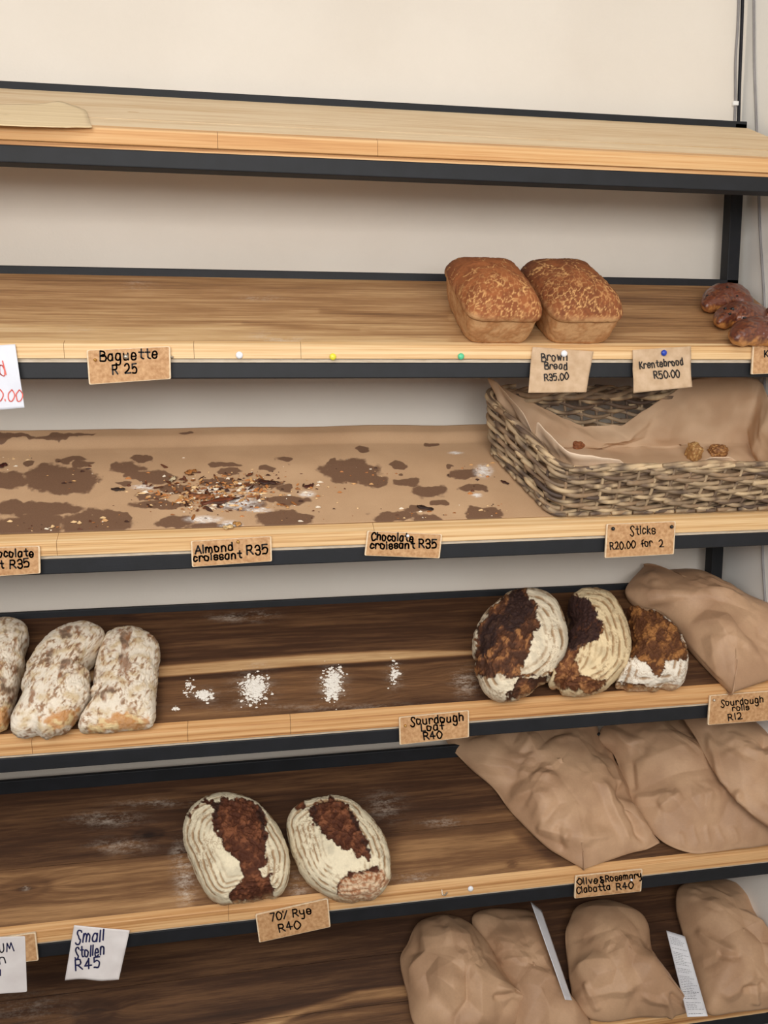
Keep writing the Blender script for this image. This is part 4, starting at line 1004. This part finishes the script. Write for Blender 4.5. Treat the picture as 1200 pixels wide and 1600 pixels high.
# perimeter fraction runs front-left corner -> front-right -> back-right -> back-left -> left side
liner('basket_liner', [(0, 1.27, .5), (.05, 1.15, .5), (.085, 1.06, .5), (.10, .86, 0), (.185, .86, 0), (.20, 1.05, .5), (.225, 1.06, .4), (.245, .9, 0), (.33, .95, 0), (.40, 1.02, .1), (.47, 1.15, 0), (.52, 1.24, 0), (.575, 1.18, 0),
                       (.63, .76, 0), (.675, .42, 0), (.735, .40, 0), (.775, .62, 0), (.83, 1.0, 0), (.865, 1.30, 0), (.89, 1.24, .1), (.935, 1.22, .45), (.946, 1.14, .5), (.955, .84, .0), (.964, 1.30, .5), (1.0, 1.27, .5)],
      4, 'brown paper sheet lining the wicker basket, pale edges folded over its rim')

# what is left of the bread sticks in the basket
def chunk(name, px, py, w0, size, seed, cols, label):
    q = on_shelf([(px, py)], 3, w0)[0]
    th = np.linspace(0, math.pi, 40); ph = np.linspace(0, 2 * math.pi, 64, endpoint=False)
    D = np.array([(math.sin(t) * math.cos(p), math.sin(t) * math.sin(p), math.cos(t)) for t in th for p in ph])
    e = .45; D = D / (np.abs(D) ** 4).sum(1)[:, None] ** .25
    f1, f2 = worley(D * 2.4 + seed); r_ = 1 + .16 * fbm(D * 1.8 + seed, 4) + .09 * (.5 - f1)
    L = D * np.array(size) * r_[:, None]
    V = S(3, q + L[:, :2], w0 + L[:, 2])
    c = mixc(lin(cols[0]), lin(cols[1]), sstep(.2, .65, f1)); c = mixc(c, lin(cols[2]), sstep(.1, .5, fbm(D * 4 + seed, 3)))
    o = mesh(name, V, grid_faces(40, 64, True), MAT['flake'], None, True, c)
    tag(o, label, 'bread stick', 'broken bread sticks left in the basket')
chunk('bread_stick', 1084, 706, .027, (.0115, .014, .016), 3.0, [(206, 168, 110), (156, 112, 66), (176, 128, 78)], 'seedy broken bread stick end standing in the basket, left of the pair')
chunk('bread_stick', 1122, 704, .022, (.016, .012, .010), 8.0, [(190, 142, 88), (144, 98, 58), (104, 66, 42)], 'browner broken bread stick lying at the right of the pair in the basket')
chunk('bread_stick', 903, 694, .020, (.011, .010, .007), 12.0, [(176, 112, 70), (128, 76, 46), (150, 90, 56)], 'small smooth brown bread stick end at the left inside the basket')

# ------------------------------------------------------------------ handwriting (stroke letters drawn on an 8 x 12 grid, baseline 3)
# '~' marks a rounded stroke; two digits per point (x, then y in hexadecimal)
GL = {
 'A': (6, '03 39 63', '15 55'), 'B': (5, '09 03', '~09 39 48 47 36 06', '~06 37 55 54 43 03'), 'C': (5, '~58 49 29 07 05 13 33 54'), 'K': (5, '09 03', '49 05', '16 53'),
 'L': (4, '09 03 43'), 'M': (7, '03 19 35 59 73'), 'N': (5, '03 09 53 59'), 'O': (6, '~39 17 06 15 33 54 65 67 58 39'), 'R': (5, '03 09', '~09 39 48 47 36 06', '26 53'), 'S': (5, '~58 49 29 18 17 26 35 44 43 32 12 03'),
 'U': (5, '~09 05 13 33 45 49'), 'k': (4, '09 03', '37 05', '15 43'),
 'a': (5, '~46 37 17 05 04 13 33 45', '47 43'), 'b': (5, '09 03', '~05 17 37 46 44 33 13 04'), 'c': (4, '~46 27 17 05 04 13 23 44'), 'd': (5, '~45 37 17 05 04 13 33 45', '49 43'), 'e': (5, '~05 45 46 37 17 05 04 13 33 44'),
 'f': (4, '~49 39 28 23', '06 46'), 'g': (5, '~46 37 17 05 04 13 33 45', '~47 42 30 10 01'), 'h': (5, '09 03', '~05 17 37 46 43'), 'i': (1, '07 03', '09 08'), 'l': (1, '09 03'), 'm': (7, '07 03', '~05 17 27 36 33', '~35 47 57 66 63'),
 'n': (5, '07 03', '~05 17 37 46 43'), 'o': (5, '~27 07 04 13 33 45 46 27'), 'p': (5, '07 00', '~05 17 37 46 44 33 13 04'), 'r': (4, '07 03', '~05 17 37 46'), 's': (4, '~46 37 17 06 15 35 44 33 13 04'), 't': (4, '29 24 33 43', '07 47'),
 'u': (5, '~07 04 13 33 45', '47 43'), 'v': (4, '07 23 47'), 'w': (6, '07 13 26 43 57'), 'y': (5, '~07 05 14 34 46', '~47 42 30 10'), 'x': (4, '07 43', '47 03'),
 '0': (5, '~29 07 05 13 33 55 57 39 29'), '1': (2, '19 13'), '2': (5, '~08 19 39 47 35 03', '03 53'), '3': (4, '~08 19 39 47 36 16', '~16 36 45 44 33 13 04'), '4': (5, '39 05 55', '39 33'), '5': (5, '49 09 06', '~06 27 46 44 33 13 03'), '7': (4, '09 49 13'),
 '.': (1, '03 04'), ' ': (3,), '%': (4, '03 49', '08 09'), '&': (4, '29 20', '~48 29 18 26 45 33 13 04', '05 36'), 'I': (1, '09 03'),
}
def strokes(text, p0, p1, cap, slant=0.0, jit=1.0, seed=0):
    rs = np.random.RandomState(len(text) * 31 + seed + int(p0[0]) % 97); gap = 1.9
    total = sum(GL[ch][0] + gap for ch in text) - gap
    p0 = np.array(p0, float); ax = (np.array(p1, float) - p0) / total; up = np.array([ax[1], -ax[0]]); up = up / np.linalg.norm(up) * cap / 6.0
    up = up + ax / np.linalg.norm(ax) * slant * cap / 6.0
    out = []; x = 0
    for ch in text:
        wd, *st = GL[ch]; dy = rs.normal() * .22 * jit; ro = rs.normal() * .03 * jit
        for s in st:
            sm = s[0] == '~'; pts = np.array([(int(a[0]), int(a[1], 16)) for a in s.lstrip('~').split()], float)
            pts += rs.normal(size=pts.shape) * .12 * jit; pts[:, 0] += ro * (pts[:, 1] - 3)
            if sm and len(pts) > 2:
                q = np.vstack([2 * pts[0] - pts[1], pts, 2 * pts[-1] - pts[-2]]); o = []
                for i in range(1, len(q) - 2):
                    for t in np.linspace(0, 1, 7)[:-1]:
                        a, b, c, d = q[i - 1:i + 3]; o.append(.5 * (2 * b + (c - a) * t + (2 * a - 5 * b + 4 * c - d) * t * t + (3 * b - a - 3 * c + d) * t ** 3))
                o.append(pts[-1]); pts = np.array(o)
            out.append(p0 + (x + pts[:, :1]) * ax + (pts[:, 1:] - 3 + dy) * up)
        x += wd + gap
    return out

def ribbon(lines, wpx):
    """flat pen strokes: quads with round ends, in picture-measure coordinates of the card"""
    V, Fc = [], []
    for L in lines:
        for a, b in zip(L[:-1], L[1:]):
            d = b - a; l = np.hypot(*d)
            if l < 1e-6: continue
            n_ = np.array([-d[1], d[0]]) / l * wpx / 2; i = len(V); V += [a + n_, b + n_, b - n_, a - n_]; Fc.append((i, i + 1, i + 2, i + 3))
        for a in L:
            i = len(V); V += [a + wpx / 2 * np.array([math.cos(t), math.sin(t)]) for t in np.linspace(0, 2 * math.pi, 9)[:-1]]; Fc.append(tuple(range(i, i + 8)))
    return np.array(V), Fc

CARDY = -.0088
def inv_bil(q, X):
    """(a, b) inside quad q (TL, TR, BR, BL) for 2D points X"""
    ab = np.full((len(X), 2), .5)
    for _ in range(12):
        a, b = ab[:, :1], ab[:, 1:]
        f = q[0] * (1 - a) * (1 - b) + q[1] * a * (1 - b) + q[2] * a * b + q[3] * (1 - a) * b - X
        fa = (q[1] - q[0]) * (1 - b) + (q[2] - q[3]) * b; fb = (q[3] - q[0]) * (1 - a) + (q[2] - q[1]) * a
        det = fa[:, 0] * fb[:, 1] - fa[:, 1] * fb[:, 0]
        ab -= np.stack([(f[:, 0] * fb[:, 1] - f[:, 1] * fb[:, 0]) / det, (fa[:, 0] * f[:, 1] - fa[:, 1] * f[:, 0]) / det], 1)
    return ab

def card(quad, lines, label, mat='card', ink='ink', group='brown price cards on the shelf fronts', y=CARDY, thick=.003, edge='card_edge', pen=2.4, slant=0.0, extra=None, name='price_card'):
    W = on_plane(quad, 1, y); cen = W.mean(0)
    # rounded rectangle outline
    q2 = W[:, [0, 2]]; out = []
    for i in range(4):
        p, a, b = q2[i], q2[i - 1], q2[(i + 1) % 4]; da = (a - p) / np.linalg.norm(a - p) * .0022; db = (b - p) / np.linalg.norm(b - p) * .0022
        for t in np.linspace(0, 1, 4): out.append((1 - t) ** 2 * (p + da) + 2 * t * (1 - t) * p + t * t * (p + db))
    out = np.array(out); n = len(out); c2 = out.mean(0)
    inner = c2 + (out - c2) * (1 - .0022 / np.linalg.norm(out - c2, axis=1).mean())
    ring = lambda o, yy: np.stack([o[:, 0], np.full(n, yy), o[:, 1]], 1)
    V = np.vstack([ring(inner, y), ring(out, y + .0003), ring(out, y + thick)])
    Fc = [tuple(range(n))] + [(i, (i + 1) % n, n + (i + 1) % n, n + i) for i in range(n)] + [(n + i, n + (i + 1) % n, 2 * n + (i + 1) % n, 2 * n + i) for i in range(n)] + [tuple(range(2 * n, 3 * n))[::-1]]
    o = mesh(name, V, Fc, [MAT[mat], MAT[edge]], None, False, midx=[0] + [1] * (2 * n + 1))
    tag(o, label, 'price card', group)
    ls = []
    for tx, p0, p1, cap in lines: ls += strokes(tx, p0, p1, cap, slant)
    if extra: ls += extra
    if ls:
        V2, F2 = ribbon(ls, pen); X = on_plane(V2, 1, y - .0003)
        mesh('lettering', X, F2, MAT[ink], o, False)
    return o

def note(quad, lines, label, mat, ink, group, curl, seed, pen=1.9, slant=0.0, y=-.0062, crumple=.0012, edgewave=0.0, cat='price note'):
    """thin paper note pinned at its top: hangs, bows and curls"""
    n = 26; W = on_plane(quad, 1, y); q2 = W[:, [0, 2]]
    a, b = np.meshgrid(np.linspace(0, 1, n), np.linspace(0, 1, n)); a = a.ravel(); b = b.ravel()
    def surf(a, b):
        A, B_ = a[:, None], b[:, None]
        B2 = B_ + edgewave * np.sin(A * 5 + seed) * B_ ** 3
        P2 = q2[0] * (1 - A) * (1 - B2) + q2[1] * A * (1 - B2) + q2[2] * A * B2 + q2[3] * (1 - A) * B2
        yy = y - .0005 - curl * b ** 2.2 * (.6 + .4 * np.cos(3 * a + seed)) - .0025 * np.sin(math.pi * a) ** 2 * b * (seed % 2) - crumple * (1 + facet(np.stack([a * 3.2, b * 3.2], 1), seed)) * np.clip(b * 4, .15, 1)
        return np.stack([P2[:, 0], np.minimum(yy, y), P2[:, 1]], 1)
    o = mesh('price_note', surf(a, b), grid_faces(n, n), MAT[mat], None, True)
    o.modifiers.new('thickness', 'SOLIDIFY').thickness = .0003
    tag(o, label, cat, group)
    ls = []
    for tx, p0, p1, cap in lines: ls += strokes(tx, p0, p1, cap, slant)
    V2, F2 = ribbon(ls, pen); X = on_plane(V2, 1, y)[:, [0, 2]]; ab = inv_bil(q2, X); X3 = surf(ab[:, 0], ab[:, 1]); X3[:, 1] -= .0013
    mesh('lettering', X3, F2, MAT[ink], o, False)
    return o

GC = 'brown price cards on the shelf fronts'; GN = 'paper price notes on the shelf fronts'
card([(135, 547), (266, 541), (267, 592), (139, 601)], [('Baguette', (157, 564.5), (247, 559), 15), ('R 25', (176, 584.5), (215.5, 582.5), 14)], 'brown price card reading Baguette R25 on the second shelf', pen=2.6)
note([(-34, 541), (24, 538), (39.5, 637), (-20, 642)], [('d', (2, 587), (12, 585), 22), ('0.00', (-4, 626), (36, 627), 17)], 'white paper note with red writing at the left end of the second shelf', 'white_card', 'ink_red', GN, .002, 2, 1.7)
note([(832, 542), (927, 549), (914, 613), (822, 614)], [('Brown', (845.7, 564), (886, 563), 12), ('Bread', (850, 577), (885.7, 576.7), 10.5), ('R35.00', (849, 595), (887, 593), 10)], 'brown paper note reading Brown Bread under the right tin loaf', 'note_kraft', 'ink', GN, .010, 1, 1.9)
note([(988, 547), (1079, 541), (1077, 605), (988, 614)], [('Krentebrood', (999, 575.7), (1065.7, 570), 10.5), ('R50.00', (1020, 591.7), (1059, 589), 11)], 'brown paper note reading Krentebrood held by a blue pin', 'note_kraft', 'ink', GN, .007, 3, 1.9)
card([(1177, 536), (1290, 531), (1290, 580), (1174, 585)], [('K', (1195, 558), (1201, 558), 10)], 'brown price card cropped by the right edge, only the letter K showing', pen=2.0)
card([(-72, 857), (62, 853), (63, 896), (-70, 905)], [('Chocolate', (-22, 871), (53, 869), 11.5), ('croissant', (-66, 889), (6, 887), 11), ('R35', (16, 888.5), (47, 886), 13)], 'brown chocolate croissant card R35 cropped by the left edge on the third shelf', pen=2.6)
card([(298, 845.5), (424, 838), (425, 877), (300, 886)], [('Almond', (305, 864.7), (365, 860), 12), ('croissant', (303, 877.5), (378, 871), 11), ('R35', (386.7, 867.5), (419.7, 864.7), 14)], 'brown price card reading Almond croissant R35 on the third shelf', pen=2.6)
card([(574, 829.5), (691, 835), (687, 872.5), (569.5, 868)], [('Chocolate', (581, 844), (646, 846), 11.5), ('croissant', (579, 857.5), (648, 857), 11), ('R35', (655, 856), (683, 856), 13)], 'tilted brown price card reading Chocolate croissant R35, complete, middle of third shelf', pen=2.6)
card([(948, 819), (1056, 814.5), (1053, 866), (945, 872)], [('Sticks', (985, 835.5), (1024, 834), 13), ('R20.00', (954, 859), (993, 856), 11), ('for', (1002.5, 855), (1020, 853), 11), ('2', (1030.6, 854.4), (1037, 854), 10.5)], 'brown price card reading Sticks R20.00 for 2 under the basket', pen=1.9)
card([(623.5, 1121), (733, 1110), (733, 1152), (624.5, 1164)], [('Sourdough', (642, 1133), (725, 1126), 12), ('Loaf', (659, 1142.7), (694, 1139), 11), ('R40', (663, 1156), (691, 1152.5), 11)], 'brown price card reading Sourdough Loaf R40 on the fourth shelf', pen=2.3)
card([(1109, 1087), (1225, 1078), (1225, 1124), (1106, 1133)], [('Sourdough', (1127, 1103.5), (1193.5, 1097), 9.5), ('rolls', (1145, 1111), (1170.5, 1109), 8), ('R12', (1138.5, 1125.5), (1160, 1123), 9.5)], 'brown price card reading Sourdough rolls R12 at the right of the fourth shelf', pen=1.8)
card([(399, 1429.5), (512.5, 1404), (516.5, 1448.5), (405, 1473)], [('70%', (424, 1438.7), (450, 1434), 12), ('Rye', (458.7, 1432.7), (487.7, 1427), 11.5), ('R40', (437, 1457), (470, 1450), 12)], 'slanting brown price card reading 70% Rye R40 under the rye loaves', pen=2.2, y=-.0092)
card([(899, 1369), (1004, 1358), (1002, 1393), (897.5, 1404)], [('Olive', (902, 1383), (935, 1379), 10), ('&', (939, 1379.5), (944, 1378), 10), ('Rosemary', (947, 1377.5), (1003, 1371.5), 9.5), ('Ciabatta', (902, 1395.5), (954, 1390), 9.5), ('R40', (964, 1390.7), (990, 1388), 10)], 'brown price card reading Olive and Rosemary Ciabatta R40 on the fifth shelf', pen=2.0)
card([(-12, 1467), (55.5, 1457), (60, 1501), (-7, 1508)], [], 'blank end of a brown card showing behind the white card, lower left', y=-.0085)
card([(-62, 1467), (39, 1463), (42, 1550), (-62, 1557)], [('UM', (0, 1488), (22, 1486), 13), ('n', (0, 1506), (10.5, 1504), 14), ('l', (.5, 1524), (1.5, 1524), 9)], 'white card cropped by the left edge on the fifth shelf, letters UM showing', 'white_note', 'ink_blue', GN, y=-.0098, thick=.001, edge='white_note', pen=1.9, name='price_note')
note([(116, 1445), (203, 1453), (187, 1525), (102, 1531)], [('Small', (119, 1471), (163, 1467.6), 17), ('Stollen', (118, 1494), (164, 1487.7), 16), ('R45', (119, 1514), (158, 1508), 16)], 'crumpled white note reading Small Stollen R45 on the fifth shelf', 'white_note', 'ink_blue', GN, .003, 4, 2.3, .15, crumple=.0022, edgewave=.03)

# pins
def pin(px, py, r, mat, label, y=None, group='pins in the shelf fronts'):
    c = on_plane([(px, py)], 1, FRONT if y is None else y)[0]
    yy = c[1]; prof = [(0, -.0042), (.35, -.0041), (.72, -.0034), (.94, -.0022), (1.0, -.0012), (.96, -.0003), (.3, -.0002), (.12, 0), (.10, .0036), (0, .0042)]
    th = np.linspace(0, 2 * math.pi, 20, endpoint=False)
    V = np.array([(c[0] + r * a * math.cos(t), yy + b, c[2] + r * a * math.sin(t)) for a, b in prof for t in th])
    o = mesh('push_pin', V, grid_faces(len(prof), 20, True), MAT[mat], None, True); tag(o, label, 'pin', group); return o
cy = CARDY - .0001
pin(374, 555, .0055, 'pin_white', 'white push pin in the second shelf front, right of the Baguette card')
pin(520, 557.5, .0052, 'pin_yellow', 'yellow push pin in the second shelf front')
pin(720, 557, .0052, 'pin_green', 'green push pin in the second shelf front, under the left tin loaf')
pin(881, 552.5, .0054, 'pin_white', 'white push pin holding the Brown Bread note', -.0092)
pin(1037, 551.5, .0050, 'pin_blue', 'blue push pin holding the Krentebrood note', -.0088)
pin(149, 562.5, .0024, 'pin_brass', 'tiny brass pin at the left of the Baguette card', cy)
pin(197, 557.5, .0038, 'pin_steel', 'small metal pin through the word Baguette', cy)
pin(269, 558, .0022, 'pin_steel', 'tiny metal pin at the right edge of the Baguette card', -.004)
pin(957.5, 826, .0032, 'pin_black', 'black pin at the left corner of the Sticks card', cy)
pin(1049, 823, .0032, 'pin_black', 'black pin at the right corner of the Sticks card', cy)
pin(372, 846.5, .0026, 'pin_brass', 'small brass pin at the top of the Almond croissant card', cy)
pin(637, 837, .0026, 'pin_white', 'small white pin at the top of the complete Chocolate croissant card', cy)
pin(633, 1133.5, .0024, 'pin_brass', 'small brass pin at the left of the Sourdough Loaf card', cy)
pin(1115, 1093.5, .0026, 'pin_steel', 'small metal pin in the corner of the Sourdough rolls card', cy)
pin(735, 1388, .0050, 'pin_white', 'white push pin in the fifth shelf front, right of the rye loaves')
pin(986, 1374, .0022, 'pin_white', 'tiny white pin in the Olive and Rosemary card', cy)
g = Geo(); c = on_plane([(694, 1392)], 1, FRONT)[0]
t = np.linspace(0, 1, 24); hook = np.array([(c[0] - .004 + .0085 * x * (x > .35) - .0 * x, FRONT + .002 - .006 * min(1, x * 3), c[2] + .004 - .010 * math.sin(min(1, x * 1.5) * 1.9) * (1 - .55 * max(0, x - .55) / .45)) for x in t])
g.tube(hook, .0011, 8); tag(g.build('cup_hook', MAT['pin_steel']), 'small bent metal hook in the fifth shelf front, left of its white pin', 'hook')

# printed slips between the bags
def slip(quad, k, w0, dw, label, lines_, seed):
    q = np.array(quad, float); n = 24; m_ = 8
    b, a = np.meshgrid(np.linspace(0, 1, n), np.linspace(0, 1, m_), indexing='ij'); a = a.ravel()[:, None]; b = b.ravel()[:, None]
    P = q[0] * (1 - a) * (1 - b) + q[1] * a * (1 - b) + q[2] * a * b + q[3] * (1 - a) * b
    wv = w0 + dw * a[:, 0] + .004 * np.sin(b[:, 0] * 5 + seed)
    uv = np.array([on_shelf([p], k, x)[0] for p, x in zip(P, wv)])
    V = S(k, uv, wv); o = mesh('printed_slip', V, grid_faces(n, m_), MAT['white_shiny'], None, True)
    o.modifiers.new('thickness', 'SOLIDIFY').thickness = .0003
    tag(o, label, 'paper slip', 'white slips between the bags on the lowest shelf')
    if lines_:
        V2, F2 = [], []
        rs = np.random.RandomState(seed)
        G3 = V.reshape(n, m_, 3); nrm = np.cross(G3[1, 0] - G3[0, 0], G3[0, -1] - G3[0, 0]); nrm /= np.linalg.norm(nrm)
        if nrm @ (CAM - G3[0, 0]) < 0: nrm = -nrm
        def at(a, b):
            x, y = a * (m_ - 1), b * (n - 1); i, j = min(int(x), m_ - 2), min(int(y), n - 2); fx, fy = x - i, y - j
            return (G3[j, i] * (1 - fx) + G3[j, i + 1] * fx) * (1 - fy) + (G3[j + 1, i] * (1 - fx) + G3[j + 1, i + 1] * fx) * fy + nrm * .0005
        b = .06
        while b < .97:
            th = .006 if rs.rand() < .8 else .010; x = .10; xe = .55 + .36 * rs.rand()
            while x < xe:
                x2 = min(x + .05 + .12 * rs.rand(), xe); i = len(V2); V2 += [at(x, b), at(x2, b), at(x2, b + th), at(x, b + th)]; F2.append((i, i + 1, i + 2, i + 3)); x = x2 + .03
            b += .020 if rs.rand() < .85 else .05
        mesh('printing', V2, F2, MAT['ink_grey'], o, False)
slip([(829, 1409), (846, 1422), (894, 1563), (883, 1562)], 6, .085, -.02, 'narrow folded white slip standing between the second and third bag', False, 1)
slip([(1041, 1454), (1070, 1463), (1106, 1588), (1074, 1589)], 6, .050, .006, 'white slip with small print between the plump bag and the right end bag', True, 2)

# ------------------------------------------------------------------ cables in the corner
def cable(pts, plane, val, r, mat, label, off):
    W = on_plane(pts, plane, val); W = W + np.array(off)
    d = np.linspace(0, len(W) - 1, len(W) * 14); Q = np.stack([np.interp(d, np.arange(len(W)), W[:, j]) for j in range(3)], 1)
    ker = np.ones(15) / 15; Qs = np.stack([np.convolve(np.r_[np.full(7, Q[0, j]), Q[:, j], np.full(7, Q[-1, j])], ker, 'valid') for j in range(3)], 1)
    g = Geo(); g.tube(Qs, r, 10); o = g.build('wall_cable', MAT[mat]); tag(o, label, 'cable', 'cables running down the corner'); return o
cable([(1154.5, -60), (1152, 40), (1147.5, 95), (1148, 160), (1146, 200), (1143, 400), (1137, 700), (1133, 930), (1131, 1100)], 1, WALL_Y, .0022, 'cable_grey', 'thin grey cable on the back wall, left of the black cable', (0, -.0024, 0))
cable([(1160.5, -60), (1158, 40), (1155, 110), (1152.5, 195), (1151, 300), (1150, 500), (1147, 700), (1145, 860), (1143, 1000), (1140, 1100)], 1, WALL_Y, .0030, 'cable_black', 'black cable running straight down the corner of the wall', (0, -.0025, 0))
cable([(1179, -60), (1179.5, 40), (1180, 110), (1183, 180), (1186, 250), (1187, 310), (1190, 380), (1195, 450), (1197, 500), (1196, 620), (1192, 760), (1192.5, 860), (1196, 920), (1199, 960), (1203, 1060)], 0, CORNER_X, .0022, 'cable_grey', 'grey cable hanging loosely on the right wall', (-.0024, 0, 0))
c = on_plane([(1147.5, 163)], 1, WALL_Y)[0]
g = Geo(); g.box((c[0] - .006, c[1] - .007, c[2] - .004), (c[0] + .005, c[1] - .0002, c[2] + .004), bev=.001); tag(g.build('cable_clip', MAT['clip']), 'small white cable clip on the grey cable above the topmost shelf', 'cable clip')
